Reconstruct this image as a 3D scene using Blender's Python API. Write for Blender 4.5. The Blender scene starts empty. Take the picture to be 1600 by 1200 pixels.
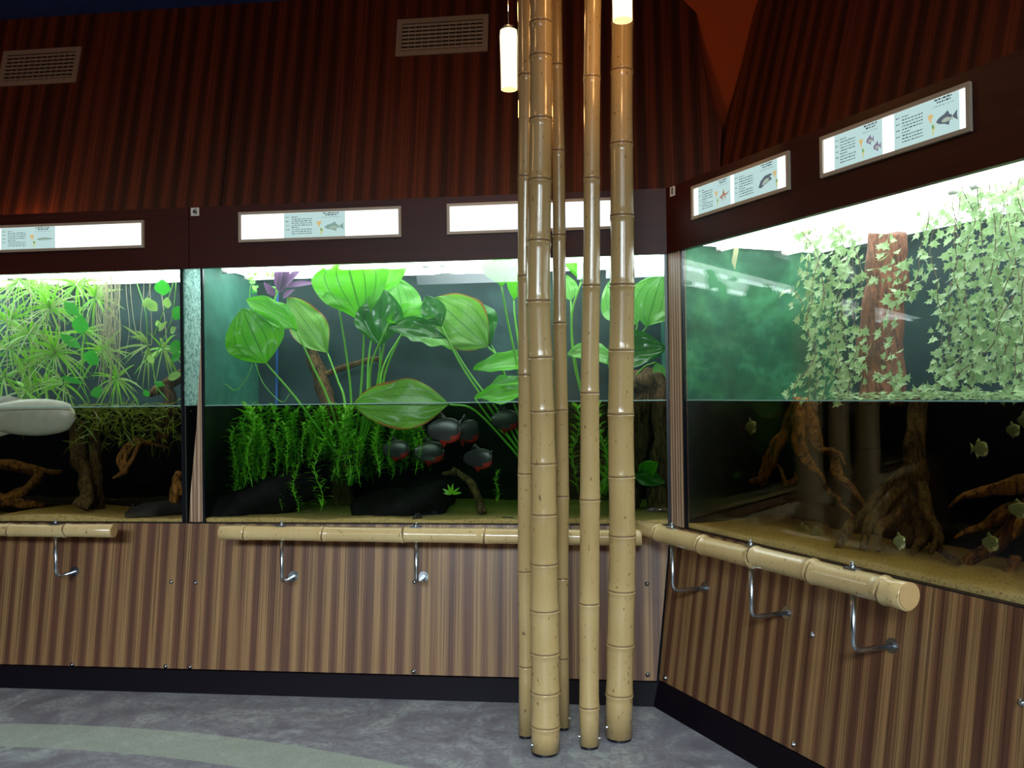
import bpy, math, random
from mathutils import Vector, Matrix, noise
random.seed(7)
C = bpy.context.scene.collection
SC = bpy.context.scene

# ---------------------------------------------------------------- camera
F_PX, PITCH, ROLL, EYE = 1406.96, 0.01015, -0.01294, 1.5
cp, sp = math.cos(PITCH), math.sin(PITCH); cr, sr = math.cos(ROLL), math.sin(ROLL)
_R = Vector((1, 0, 0)); _U = Vector((0, -sp, cp)); _F = Vector((0, cp, sp))
cam_r = _R * cr + _U * sr; cam_u = _U * cr - _R * sr
EYE_P = Vector((0, 0, EYE))
cd = bpy.data.cameras.new('camera'); cam = bpy.data.objects.new('camera', cd); C.objects.link(cam)
cd.sensor_width = 36; cd.lens = F_PX / 1600 * 36; cd.clip_start = .05
m = Matrix.Identity(4)
for i in range(3):
    m[i][0] = cam_r[i]; m[i][1] = cam_u[i]; m[i][2] = -_F[i]; m[i][3] = EYE_P[i]
cam.matrix_world = m
SC.camera = cam
# ---------------------------------------------------------------- view, world
SC.view_settings.view_transform = 'Standard'; SC.view_settings.look = 'None'
SC.view_settings.gamma = 1; SC.view_settings.use_curve_mapping = False
SC.view_settings.exposure = 0.0
w = bpy.data.worlds.new('world'); SC.world = w; w.use_nodes = True
w.node_tree.nodes['Background'].inputs[0].default_value = (.10, .13, .2, 1)
w.node_tree.nodes['Background'].inputs[1].default_value = .07

# ---------------------------------------------------------------- frames: x right along the wall, y into the wall, z up
CX, CY, A_, B_ = .7841, 4.4683, -.12146, .40309
def frame(ex, ey, o):
    mm = Matrix.Identity(4)
    for i in range(3): mm[i][0] = ex[i]; mm[i][1] = ey[i]; mm[i][3] = o[i]
    return mm
FB = frame((math.cos(A_), math.sin(A_), 0), (-math.sin(A_), math.cos(A_), 0), (CX, CY, 0))
FR = frame((math.sin(B_), -math.cos(B_), 0), (math.cos(B_), math.sin(B_), 0), (CX, CY, 0))
FW = Matrix.Identity(4)
INV = {id(f): f.inverted() for f in (FB, FR, FW)}
def ray(px, py):
    return (_F + cam_r * ((px - 800) / F_PX) - cam_u * ((py - 600) / F_PX))
def hit(fr, px, py, y0=0., k=0., z0=0.):
    """point of the sight line on the plane y = y0 + k(z - z0) of a wall frame"""
    inv = INV[id(fr)]; o = inv @ EYE_P; d = inv.to_3x3() @ ray(px, py)
    t = (y0 + k * (o.z - z0) - o.y) / (d.y - k * d.z)
    return o + d * t
def ground(px, py, z=0.):
    d = ray(px, py); return EYE_P + d * ((z - EYE) / d.z)
def deep(px, py, Y):
    d = ray(px, py); return EYE_P + d * (Y / d.y)
# levels
Z_SK, Z_SL, Z_FB, Z_FT, Z_CL, Z_W = .0996, .837, 2.182, 2.506, 4.01, 1.455
Y_PB, K_LO = -.1115, .1512
Y_U0, K_UP = .547, .266

# ---------------------------------------------------------------- lights of the room, with added warm fill
def area(name, loc, target, size, sy, energy, col, spread=180):
    l = bpy.data.lights.new(name, 'AREA'); l.shape = 'RECTANGLE'; l.size = size; l.size_y = sy
    l.energy = energy; l.color = col; l.spread = math.radians(spread)
    o = bpy.data.objects.new(name, l); C.objects.link(o); o.location = loc
    o.rotation_euler = (Vector(target) - Vector(loc)).to_track_quat('-Z', 'Y').to_euler()
    return o
area('daylight_opening', (-1.6, -4.2, 3.8), (-1.0, 4.3, -.35), 4.2, 1.3, 104, (.80, .94, 1.0), 50)
area('daylight_opening_right', (2.2, -3.6, 3.8), (1.4, 3.8, -.2), 1.6, 1.2, 26, (.80, .92, 1.0), 50)
def warm_fill(loc, en):     # added unseen warm fill lights that brighten the upper walls evenly
    l = bpy.data.lights.new('warm_fill_light', 'POINT'); l.energy = en; l.color = (1, .50, .20); l.shadow_soft_size = .06
    o = bpy.data.objects.new('warm_fill_light', l); C.objects.link(o); o.location = loc
warm_fill((-3.6, 3.5, 3.6), 15); warm_fill((-1.5, 2.9, 3.8), 15); warm_fill((2.0, 1.9, 3.7), 9)

# ---------------------------------------------------------------- mesh helpers
class MB:
    def __init__(s): s.v = []; s.f = []; s.mi = []; s.uv = []; s.m = 0
    def vert(s, p, uv=(0, 0)): s.v.append(Vector(p)); s.uv.append(uv); return len(s.v) - 1
    def face(s, *ix): s.f.append(ix); s.mi.append(s.m)
    def quad(s, a, b, c, d, uvs=((0, 0), (1, 0), (1, 1), (0, 1))):
        i = [s.vert(p, u) for p, u in zip((a, b, c, d), uvs)]; s.face(*i)
    def box(s, lo, hi):
        x0, y0, z0 = lo; x1, y1, z1 = hi
        i = [s.vert(p) for p in ((x0,y0,z0),(x1,y0,z0),(x1,y1,z0),(x0,y1,z0),(x0,y0,z1),(x1,y0,z1),(x1,y1,z1),(x0,y1,z1))]
        for q in ((0,3,2,1),(4,5,6,7),(0,1,5,4),(1,2,6,5),(2,3,7,6),(3,0,4,7)): s.face(*[i[k] for k in q])
    def slab(s, pts, thick):
        """polygon pts extruded by the vector thick"""
        n = len(pts); t = Vector(thick)
        a = [s.vert(p) for p in pts]; b = [s.vert(Vector(p) + t) for p in pts]
        s.face(*a); s.face(*reversed(b))
        for k in range(n): s.face(a[k], b[k], b[(k+1) % n], a[(k+1) % n])
    def tube(s, pts, rad, seg=8, cap=True, mats=None, lump=0., seed=0.):
        pts = [Vector(p) for p in pts]; n = len(pts)
        if not hasattr(rad, '__len__'): rad = [rad] * n
        t0 = (pts[1] - pts[0]).normalized()
        up = Vector((0, 0, 1)) if abs(t0.z) < .9 else Vector((1, 0, 0))
        u = t0.cross(up).normalized(); rings = []
        for k in range(n):
            t = (pts[min(k+1, n-1)] - pts[max(k-1, 0)])
            if t.length < 1e-9: t = t0
            t = t.normalized(); u = (u - t * u.dot(t)).normalized(); w_ = t.cross(u)
            ring = []
            for j in range(seg):
                an = 2 * math.pi * j / seg; dr = u * math.cos(an) + w_ * math.sin(an); r = rad[k]
                if lump:
                    r *= 1 + lump * noise.noise((pts[k] + dr * rad[k]) * 14 + Vector((seed, 0, 0))) + lump * .7 * math.sin(an * 3 + seed + k * .2)
                ring.append(s.vert(pts[k] + dr * r, (j / seg, k / max(1, n-1))))
            rings.append(ring)
        for k in range(n - 1):
            if mats: s.m = mats[k]
            for j in range(seg): s.face(rings[k][j], rings[k][(j+1) % seg], rings[k+1][(j+1) % seg], rings[k+1][j])
        if mats: s.m = 0
        if cap: s.face(*reversed(rings[0])); s.face(*rings[-1])
    def dome(s, c, ax, r, h, seg=10, n=3):
        c = Vector(c); ax = Vector(ax).normalized()
        u = ax.cross(Vector((0, .3, 1))).normalized(); v = ax.cross(u); prev = None
        for k in range(n + 1):
            th = k / n * math.pi / 2 * .98
            ring = [s.vert(c + ax * (h * math.sin(th)) + (u * math.cos(2*math.pi*j/seg) + v * math.sin(2*math.pi*j/seg)) * r * math.cos(th)) for j in range(seg)]
            if prev:
                for j in range(seg): s.face(prev[j], prev[(j+1) % seg], ring[(j+1) % seg], ring[j])
            prev = ring
        s.face(*prev)
    def mesh(s, name, mats, org=(0, 0, 0), smooth=False):
        org = Vector(org)
        me = bpy.data.meshes.new(name); me.from_pydata([v - org for v in s.v], [], s.f)
        if not isinstance(mats, (list, tuple)): mats = [mats]
        for m_ in mats: me.materials.append(m_)
        me.polygons.foreach_set('material_index', s.mi)
        uvl = me.uv_layers.new(name='uv')
        li = [0] * len(me.loops); me.loops.foreach_get('vertex_index', li)
        uvl.data.foreach_set('uv', [c for i in li for c in s.uv[i]])
        if smooth: me.polygons.foreach_set('use_smooth', [True] * len(me.polygons))
        me.update(); return me
ORG = {}
def thing(name, label, cat, fr=FW, org=(0, 0, 0), group=None):
    o = bpy.data.objects.new(name, None); C.objects.link(o); o.empty_display_size = .05
    o.matrix_world = fr @ Matrix.Translation(Vector(org)); ORG[o.name] = Vector(org)
    o['label'] = label; o['category'] = cat
    if group: o['group'] = group
    return o
def part(name, mb, mats, parent, smooth=False, label=None, kind=None):
    """a part; its mesh is written in the frame of the thing it belongs to"""
    org = ORG[parent.name]
    o = bpy.data.objects.new(name, mb.mesh(name, mats, org, smooth)); C.objects.link(o); o.parent = parent
    ORG[o.name] = org
    if label: o['label'] = label
    if kind: o['kind'] = kind
    return o
def single(name, mb, mats, fr, org, label, cat, group=None, smooth=False, kind=None):
    o = bpy.data.objects.new(name, mb.mesh(name, mats, org, smooth)); C.objects.link(o)
    o.matrix_world = fr @ Matrix.Translation(Vector(org)); ORG[o.name] = Vector(org)
    o['label'] = label; o['category'] = cat
    if group: o['group'] = group
    if kind: o['kind'] = kind
    return o
def struct(name, mb, mats, fr=FW, org=(0, 0, 0), label=None, smooth=False, cat=None):
    o = bpy.data.objects.new(name, mb.mesh(name, mats, org, smooth)); C.objects.link(o)
    o.matrix_world = fr @ Matrix.Translation(Vector(org)); ORG[o.name] = Vector(org)
    o['kind'] = 'structure'
    if label: o['label'] = label
    if cat: o['category'] = cat
    return o
def bevel(o, wd=.003, seg=2):
    b = o.modifiers.new('bevel', 'BEVEL'); b.width = wd; b.segments = seg; b.limit_method = 'ANGLE'
def lerp(a, b, t): return a + (b - a) * t
def spline(pts, n):
    """Catmull-Rom through the points"""
    P = [Vector(p) for p in pts]; P = [P[0] * 2 - P[1]] + P + [P[-1] * 2 - P[-2]]; out = []
    m_ = len(P) - 3
    for i in range(n + 1):
        t = i / n * m_; k = min(int(t), m_ - 1); f = t - k
        a, b, c, d = P[k:k+4]
        out.append(.5 * ((2*b) + (c-a)*f + (2*a-5*b+4*c-d)*f*f + (3*b-a-3*c+d)*f**3))
    return out

# ---------------------------------------------------------------- materials
class NT:
    def __init__(s, name):
        s.mat = bpy.data.materials.new(name); s.mat.use_nodes = True; s.t = s.mat.node_tree
        s.t.nodes.clear(); s.out = s.n('ShaderNodeOutputMaterial')
    def n(s, typ, **kw):
        x = s.t.nodes.new(typ)
        for k, v in kw.items(): setattr(x, k, v)
        return x
    def l(s, a, b): s.t.links.new(a, b)
    def val(s, sock, v):
        if hasattr(v, 'is_linked') or isinstance(v, bpy.types.NodeSocket): s.l(v, sock)
        else: sock.default_value = v
    def math(s, op, a, b=0.):
        x = s.n('ShaderNodeMath', operation=op); s.val(x.inputs[0], a); s.val(x.inputs[1], b); return x.outputs[0]
    def mix(s, f, a, b):
        x = s.n('ShaderNodeMix', data_type='RGBA'); s.val(x.inputs[0], f); s.val(x.inputs[6], a); s.val(x.inputs[7], b); return x.outputs[2]
    def coord(s, out='Object', scale=(1, 1, 1)):
        x = s.n('ShaderNodeTexCoord'); mp = s.n('ShaderNodeMapping'); s.l(x.outputs[out], mp.inputs[0])
        mp.inputs['Scale'].default_value = scale; return mp.outputs[0]
    def ior(s, fr, n):     # same reflectance on both faces of a thin pane
        g = s.n('ShaderNodeNewGeometry'); d = 1 / n - n
        s.l(s.math('ADD', s.math('MULTIPLY', g.outputs['Backfacing'], d), n), fr.inputs[0])
    def noise(s, vec, scale, detail=3, rough=.5, dist=0.):
        x = s.n('ShaderNodeTexNoise'); s.l(vec, x.inputs['Vector']); x.inputs['Scale'].default_value = scale
        x.inputs['Detail'].default_value = detail; x.inputs['Roughness'].default_value = rough
        x.inputs['Distortion'].default_value = dist; return x.outputs['Fac']
    def ramp(s, f, stops):
        x = s.n('ShaderNodeValToRGB'); s.val(x.inputs[0], f); e = x.color_ramp.elements
        while len(e) < len(stops): e.new(.5)
        for k, (p, c) in enumerate(stops): e[k].position = p; e[k].color = (*c, 1)
        return x.outputs[0]
    def bsdf(s, col, rough=.5, spec=.5, metal=0., bump=None, bstr=.2, trans=None, emit=None, estr=0, coat=0.):
        p = s.n('ShaderNodeBsdfPrincipled'); s.val(p.inputs['Base Color'], col if not isinstance(col, tuple) else (*col, 1))
        s.val(p.inputs['Roughness'], rough); p.inputs['Specular IOR Level'].default_value = spec
        p.inputs['Metallic'].default_value = metal; p.inputs['Coat Weight'].default_value = coat
        p.inputs['Coat Roughness'].default_value = .12
        if bump is not None:
            b = s.n('ShaderNodeBump'); b.inputs['Strength'].default_value = bstr; b.inputs['Distance'].default_value = .01
            s.l(bump, b.inputs['Height']); s.l(b.outputs[0], p.inputs['Normal'])
        if emit: p.inputs['Emission Color'].default_value = (*emit, 1); p.inputs['Emission Strength'].default_value = estr
        return p.outputs[0]
    def done(s, sh): s.l(sh, s.out.inputs['Surface']); return s.mat
def srgb(r, g, b):
    return tuple(((c/255)/12.92 if c/255 <= .04045 else ((c/255+.055)/1.055)**2.4) for c in (r, g, b))
def plain(name, col, rough=.5, metal=0., spec=.5, noise_amt=.15, scale=20, bump=0., coat=0.):
    t = NT(name); v = t.coord(); f = t.noise(v, scale, 4)
    c2 = tuple(c * (1 - noise_amt * 2) for c in col)
    return t.done(t.bsdf(t.mix(f, (*col, 1), (*c2, 1)), rough, spec, metal, f if bump else None, bump, coat=coat))
def emis(name, col, strength):
    t = NT(name); e = t.n('ShaderNodeEmission'); e.inputs[0].default_value = (*col, 1); e.inputs[1].default_value = strength
    return t.done(e.outputs[0])

def veneer(name, light, mid, dark, band=.115, rough=.38):
    """zebra veneer: broad soft bands and fine dark lines running up the sheet"""
    t = NT(name)
    v = t.coord('Object', (1, .001, .03)); v2 = t.coord('Object', (1, .001, .004))
    broad = t.noise(v, 1 / band * .9, 1, .4, .2)
    wv = t.n('ShaderNodeTexWave', wave_type='BANDS', bands_direction='X', wave_profile='SIN'); t.l(v, wv.inputs['Vector'])
    wv.inputs['Scale'].default_value = .314 / band * 1.35; wv.inputs['Distortion'].default_value = 1.2
    wv.inputs['Detail'].default_value = 1; wv.inputs['Detail Scale'].default_value = 1.5
    b = t.math('ADD', t.math('MULTIPLY', wv.outputs['Fac'], .45), t.math('MULTIPLY', broad, .75))
    base = t.ramp(b, [(.40, dark), (.56, mid), (.74, light)])
    fine = t.noise(v2, 210, 2, .6); fine2 = t.noise(v2, 520, 1, .5)
    fl = t.ramp(fine, [(.42, (0, 0, 0)), (.52, (1, 1, 1))]); fl2 = t.ramp(fine2, [(.35, (0, 0, 0)), (.6, (1, 1, 1))])
    col = t.mix(t.math('MULTIPLY', t.math('SUBTRACT', 1, fl), .62), base, (*[c * .3 for c in dark], 1))
    col = t.mix(t.math('MULTIPLY', t.math('SUBTRACT', 1, fl2), .3), col, (*[c * .5 for c in dark], 1))
    return t.done(t.bsdf(col, rough, .4, bump=fine, bstr=.05))
M_LOW = veneer('zebra_veneer', srgb(152, 116, 76), srgb(124, 86, 58), srgb(94, 60, 44))
M_UP = veneer('warm_lit_veneer', srgb(116, 54, 27), srgb(92, 41, 20), srgb(64, 28, 14), .14, .5)  # redder copy of the veneer, warm lamp light put into its colour
def mahogany():
    t = NT('mahogany'); v = t.coord('Object', (.12, 1, 1.6)); f = t.noise(v, 30, 4, .6, .3); f2 = t.noise(v, 5, 2)
    c = t.mix(f, (*srgb(34, 10, 7), 1), (*srgb(74, 24, 14), 1))
    return t.done(t.bsdf(c, .42, .22, bump=f, bstr=.08))
M_FAS = mahogany()
M_SKIRT = plain('black_skirting', srgb(13, 8, 18), .5, spec=.12, noise_amt=.2, scale=9)
M_POST = veneer('post_veneer', srgb(206, 176, 146), srgb(176, 142, 114), srgb(136, 102, 80), .03)
M_ORANGE = plain('orange_fabric', srgb(176, 74, 24), .8, noise_amt=.05)
M_CEIL = plain('navy_ceiling', srgb(34, 72, 150), .9, noise_amt=.1)
M_SEAL = plain('black_silicone', srgb(8, 10, 20), .3)
M_STEEL = plain('brushed_steel', srgb(190, 195, 200), .25, metal=1., noise_amt=.05)
M_ALU = plain('aluminium_frame', srgb(176, 160, 140), .45, metal=.0, noise_amt=.06)
M_VENT = plain('vent_grey', srgb(158, 148, 140), .6, noise_amt=.06)
M_VOID = plain('dark_cavity', srgb(12, 10, 10), .9)
M_BLACK = plain('black_ink', srgb(20, 20, 24), .6)
M_WHITE = plain('white_plate', srgb(225, 222, 215), .5, noise_amt=.03)
def floor_mat():
    t = NT('marbled_lino'); v = t.coord('Object', (1, 1, 1))
    sw = t.noise(v, 2.2, 5, .62, 2.4); sw2 = t.noise(v, 13, 6, .7, 2.6); sp_ = t.noise(v, 190, 2)
    c = t.ramp(sw, [(.32, srgb(104, 104, 114)), (.5, srgb(134, 138, 144)), (.68, srgb(166, 172, 172))])
    c = t.mix(t.ramp(sw2, [(.45, (0, 0, 0)), (.58, (.7, .7, .7))]), c, (*srgb(112, 108, 120), 1))
    # inlaid pale speckled band: a ring of the floor pattern
    x = t.n('ShaderNodeTexCoord'); sep = t.n('ShaderNodeSeparateXYZ'); t.l(x.outputs['Object'], sep.inputs[0])
    dx = t.math('ADD', sep.outputs[0], 2.64); dy = t.math('ADD', sep.outputs[1], .46)
    r = t.math('SQRT', t.math('ADD', t.math('MULTIPLY', dx, dx), t.math('MULTIPLY', dy, dy)))
    inr = t.math('MULTIPLY', t.math('GREATER_THAN', r, 4.39), t.math('LESS_THAN', r, 4.655))
    band = t.mix(t.ramp(sp_, [(.38, (1, 1, 1)), (.44, (0, 0, 0))]), (*srgb(176, 188, 170), 1), (*srgb(90, 110, 110), 1))
    c = t.mix(t.math('MULTIPLY', inr, .62), c, band)
    return t.done(t.bsdf(c, t.ramp(sw2, [(.3, (.3,)*3), (.7, (.45,)*3)]), .45, bump=sw2, bstr=.02))
M_FLOOR = floor_mat()
def bamboo(name, a, b, dark):
    t = NT(name); v = t.coord('Object', (1, 1, .06)); f = t.noise(v, 60, 3, .6); v2 = t.coord(); g = t.noise(v2, 2.5, 2)
    sp_ = t.noise(t.coord('Object', (1, 1, .45)), 75, 2, .6)
    c = t.mix(g, (*a, 1), (*b, 1)); c = t.mix(t.math('MULTIPLY', f, .25), c, (*dark, 1))
    c = t.mix(t.ramp(sp_, [(.66, (0, 0, 0)), (.72, (.75,) * 3)]), c, (*[x * .4 for x in dark], 1))
    return t.done(t.bsdf(c, .22, .5, bump=f, bstr=.04, coat=.35))
M_BAM = bamboo('bamboo', srgb(198, 174, 122), srgb(158, 126, 80), srgb(112, 80, 46))
M_BAMRING = plain('bamboo_ring', srgb(128, 98, 66), .5, noise_amt=.25, scale=60)
M_BAM2 = bamboo('bamboo_rail', srgb(214, 192, 140), srgb(190, 160, 108), srgb(140, 108, 66))

def glass_mat(name, tint, refl=1.0, haze=0., hazecol=(.7, 1, .95), zlo=None):
    t = NT(name); tr = t.n('ShaderNodeBsdfTransparent'); tr.inputs[0].default_value = (*tint, 1)
    gl = t.n('ShaderNodeBsdfGlossy'); gl.inputs['Roughness'].default_value = 0.0; gl.inputs[0].default_value = (1, 1, 1, 1)
    fr = t.n('ShaderNodeFresnel'); t.ior(fr, 1.42)
    mx = t.n('ShaderNodeMixShader'); t.l(t.math('MULTIPLY', fr.outputs[0], refl), mx.inputs[0]); t.l(tr.outputs[0], mx.inputs[1]); t.l(gl.outputs[0], mx.inputs[2])
    sh = mx.outputs[0]
    if haze:
        d = t.n('ShaderNodeBsdfTranslucent'); d.inputs[0].default_value = (*hazecol, 1)
        mm = t.n('ShaderNodeMixShader'); v = t.coord(); f = t.noise(v, 2.2, 4, .6)
        x = t.n('ShaderNodeTexCoord'); sep = t.n('ShaderNodeSeparateXYZ'); t.l(x.outputs['Object'], sep.inputs[0])
        mr = t.n('ShaderNodeMapRange'); t.l(sep.outputs[2], mr.inputs[0])   # droplets only on the dry part of the pane
        mr.inputs[1].default_value = Z_W - Z_SL; mr.inputs[2].default_value = Z_W - Z_SL + .01; mr.inputs[3].default_value = 0; mr.inputs[4].default_value = haze
        t.l(t.math('MULTIPLY', t.math('MULTIPLY', f, 2.), mr.outputs[0]), mm.inputs[0]); t.l(sh, mm.inputs[1]); t.l(d.outputs[0], mm.inputs[2]); sh = mm.outputs[0]
    return t.done(sh)
M_GLASS = glass_mat('tank_glass', (.98, .99, .985), .8, .016)
def water_mat(name, col, dens, tint=(1, 1, 1)):
    t = NT(name); tr = t.n('ShaderNodeBsdfTransparent'); tr.inputs[0].default_value = (*tint, 1)
    gl = t.n('ShaderNodeBsdfGlossy'); gl.inputs['Roughness'].default_value = .02
    fr = t.n('ShaderNodeFresnel'); t.ior(fr, 1.15)
    mx = t.n('ShaderNodeMixShader'); t.l(fr.outputs[0], mx.inputs[0]); t.l(tr.outputs[0], mx.inputs[1]); t.l(gl.outputs[0], mx.inputs[2])
    ab = t.n('ShaderNodeVolumeAbsorption'); ab.inputs[0].default_value = (*col, 1); ab.inputs[1].default_value = dens
    t.l(ab.outputs[0], t.out.inputs['Volume']); return t.done(mx.outputs[0])
def sand_mat():
    t = NT('tank_sand'); v = t.coord(); f = t.noise(v, 130, 3, .8); g = t.noise(v, 6, 3)
    c = t.mix(g, (*srgb(196, 170, 110), 1), (*srgb(156, 130, 76), 1))
    c = t.mix(t.ramp(f, [(.36, (1, 1, 1)), (.46, (0, 0, 0))]), c, (*srgb(92, 70, 38), 1))
    return t.done(t.bsdf(c, .9, .1, bump=f, bstr=.4))
M_SAND = sand_mat()
def wood_root(name, a, b):
    t = NT(name); v = t.coord('Object', (1, 1, .22)); f = t.noise(v, 38, 6, .7, 1.2)
    c = t.ramp(f, [(.38, b), (.64, a)])
    return t.done(t.bsdf(c, .75, .2, bump=f, bstr=.7))
M_ROOT = wood_root('amber_root', srgb(178, 122, 58), srgb(36, 18, 9))
M_ROOTD = wood_root('dark_root', srgb(120, 92, 56), srgb(34, 24, 16))
M_TRUNK = wood_root('red_trunk', srgb(150, 92, 66), srgb(70, 44, 34))
def leaf_mat(name, col, col2, vein, trans=.5, edge=None, rough=.35, veins=True, size=6):
    t = NT(name); x = t.n('ShaderNodeTexCoord'); sep = t.n('ShaderNodeSeparateXYZ'); t.l(x.outputs['UV'], sep.inputs[0])
    f = t.noise(t.coord('Object'), size, 3)
    c = t.mix(f, (*col, 1), (*col2, 1)); bump = None
    if veins:
        av = t.math('ABSOLUTE', t.math('SUBTRACT', sep.outputs[0], .5))     # 0 at the midrib, .5 at the edge
        lines = None
        for p, wd in ((0, .012), (.17, .007), (.33, .006)):
            d = t.math('LESS_THAN', t.math('ABSOLUTE', t.math('SUBTRACT', av, p)), wd)
            lines = d if lines is None else t.math('MAXIMUM', lines, d)
        cross = t.math('LESS_THAN', t.math('FRACT', t.math('ADD', t.math('MULTIPLY', sep.outputs[1], 13), t.math('MULTIPLY', av, -7))), .1)
        c = t.mix(t.math('MULTIPLY', cross, .3), c, (*vein, 1)); c = t.mix(t.math('MULTIPLY', lines, .75), c, (*vein, 1))
        bump = t.math('ADD', lines, t.math('MULTIPLY', cross, .5))
        if edge:
            e = t.math('GREATER_THAN', t.math('ADD', av, t.math('MULTIPLY', f, .16)), .545)
            c = t.mix(t.math('MULTIPLY', e, .85), c, (*edge, 1))
    p = t.n('ShaderNodeBsdfPrincipled'); t.l(c, p.inputs['Base Color']); p.inputs['Roughness'].default_value = rough
    if bump is not None:
        b = t.n('ShaderNodeBump'); b.inputs['Strength'].default_value = .35; b.inputs['Distance'].default_value = .004
        t.l(bump, b.inputs['Height']); t.l(b.outputs[0], p.inputs['Normal'])
    tr = t.n('ShaderNodeBsdfTranslucent'); t.l(c, tr.inputs[0])
    mx = t.n('ShaderNodeMixShader'); mx.inputs[0].default_value = trans; t.l(p.outputs[0], mx.inputs[1]); t.l(tr.outputs[0], mx.inputs[2])
    return t.done(mx.outputs[0])
G1, G2, GV = srgb(110, 205, 14), srgb(58, 160, 14), srgb(20, 84, 8)
M_LEAF = leaf_mat('sword_leaf', G1, G2, GV, .42, None)
M_LEAFB = leaf_mat('sword_leaf_browned', srgb(122, 186, 62), srgb(92, 156, 48), srgb(56, 110, 34), .45, srgb(150, 84, 40))
M_LEAFD = leaf_mat('sword_leaf_dark', srgb(44, 130, 20), srgb(26, 96, 16), srgb(14, 60, 10), .3, None, .2)
M_LEAFP = leaf_mat('sword_leaf_pale', srgb(140, 210, 100), srgb(96, 180, 70), srgb(50, 130, 40), .35, None, .25)
M_STEM = plain('petiole_green', srgb(104, 184, 50), .35, noise_amt=.15)
M_WEED = leaf_mat('weed_leaf', srgb(150, 220, 50), srgb(90, 180, 30), GV, .4, veins=False, size=14)
M_WEEDD = leaf_mat('weed_leaf_olive', srgb(130, 150, 40), srgb(80, 110, 24), GV, .4, veins=False, size=14)
M_SPID = leaf_mat('spider_leaf', srgb(176, 206, 116), srgb(110, 164, 62), GV, .4, veins=False, size=18)
M_POTH = leaf_mat('pothos_leaf', srgb(70, 196, 50), srgb(40, 160, 36), srgb(24, 120, 20), .5)
M_POTHP = leaf_mat('pothos_leaf_pale', srgb(190, 226, 130), srgb(140, 206, 90), srgb(110, 180, 70), .5)
M_IVY = leaf_mat('ivy_leaf', srgb(196, 216, 160), srgb(110, 160, 84), GV, .35, veins=False, size=60)
M_PURP = leaf_mat('purple_leaf', srgb(130, 86, 128), srgb(84, 60, 100), srgb(60, 30, 70), .35, veins=False)
M_RHIZ = plain('pale_rootlets', srgb(196, 190, 150), .7, noise_amt=.2)
M_BROWNST = plain('brown_stem', srgb(120, 96, 66), .7, noise_amt=.2)
def mural(name, stops, scale=2.2):
    t = NT(name); v = t.coord('Object', (1, 1, 1.2)); f = t.noise(v, scale, 4, .55, .6); g = t.noise(v, 14, 4, .6)
    c = t.ramp(t.math('ADD', t.math('MULTIPLY', f, .8), t.math('MULTIPLY', g, .2)), stops)
    return t.done(t.bsdf(c, .6, .3))
def frost():
    t = NT('wet_side_glass'); v = t.coord(); f = t.noise(v, 60, 3, .7); c = t.ramp(f, [(.35, srgb(130, 165, 160)), (.6, srgb(225, 245, 240))])
    a = t.n('ShaderNodeBsdfTranslucent'); t.l(c, a.inputs[0]); return t.done(a.outputs[0])
M_FROST = frost()
M_UNDERDARK = plain('underwater_dark', (.006, .008, .007), .5, noise_amt=.2)  # near-black colour standing for the dimness under water
M_BACK = mural('slate_backing', [(.3, srgb(18, 36, 40)), (.55, srgb(33, 56, 60)), (.75, srgb(64, 94, 96))])
M_SIDE = mural('aqua_side', [(.3, srgb(30, 84, 72)), (.6, srgb(70, 136, 118)), (.8, srgb(130, 190, 170))])
M_MURAL = mural('jungle_mural', [(.32, srgb(12, 50, 32)), (.47, srgb(24, 82, 52)), (.6, srgb(60, 124, 84)), (.75, srgb(130, 180, 140))])
M_DEEP = mural('deep_backing', [(.3, srgb(10, 24, 32)), (.55, srgb(18, 42, 44)), (.75, srgb(38, 76, 62))])
M_HOOD = plain('white_hood', srgb(230, 236, 240), .4, noise_amt=.02)
M_TUBE = emis('lamp_tube', (.86, .96, 1.0), 10)
M_DIFF = emis('hood_diffuser', (.88, 1.0, .97), 5.2)
M_SHADE = emis('pendant_glow', (1.0, .55, .2), 2.4)
M_SHADEB = emis('pendant_hot', (1.0, .74, .38), 2.6)
#@@BODY

# ================================================================ ROOM SHELL
mb = MB(); mb.quad((-9, -5, 0), (9, -5, 0), (9, 9, 0), (-9, 9, 0)); struct('floor', mb, M_FLOOR, label='grey marbled floor with pale inlaid band')
mb = MB(); mb.box((-9, -5, Z_CL), (9, 9, Z_CL + .1)); struct('ceiling', mb, M_CEIL, label='dark navy ceiling above the wooden panels')

def xs(fr, px, py, y0=0., k=0., z0=0.): return hit(fr, px, py, y0, k, z0)
def ylow(z): return K_LO * (z - Z_SL)
def yup(z): return Y_U0 + K_UP * (z - Z_FT)
def hlow(fr, px, py): return hit(fr, px, py, 0, K_LO, Z_SL)
def hup(fr, px, py): return hit(fr, px, py, Y_U0, K_UP, Z_FT)
XC = hlow(FB, 1048, 835).x                       # lower corner
XSEAM = hlow(FB, 283, 930).x
def low_panel(name, fr, x0t, x0b, x1t, x1b, screws, label):
    mb = MB(); t = (0, .018, 0)
    mb.slab([(x0b, Y_PB, Z_SK), (x1b, Y_PB, Z_SK), (x1t, 0, Z_SL), (x0t, 0, Z_SL)], t)
    o = struct(name, mb, M_LOW, fr, (0, 0, 0), label)
    n = Vector((0, -1, K_LO)).normalized()
    for px, py in screws:
        p = hlow(fr, px, py); q = MB()
        q.tube([p, p + n * .004], .0115, 12); q.dome(p + n * .004, n, .0085, .007)
        part('screw', q, M_STEEL, o, True)
    return o
c_low = [hlow(FB, 1048, 838).x, hlow(FB, 1026, 1062).x]
low_panel('wall_back_lower', FB, -6, -6, XSEAM - .0015, XSEAM - .0015, [(268, 909), (259, 1041), (113, 1038)], 'zebra wood panel below the left tank')
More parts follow.
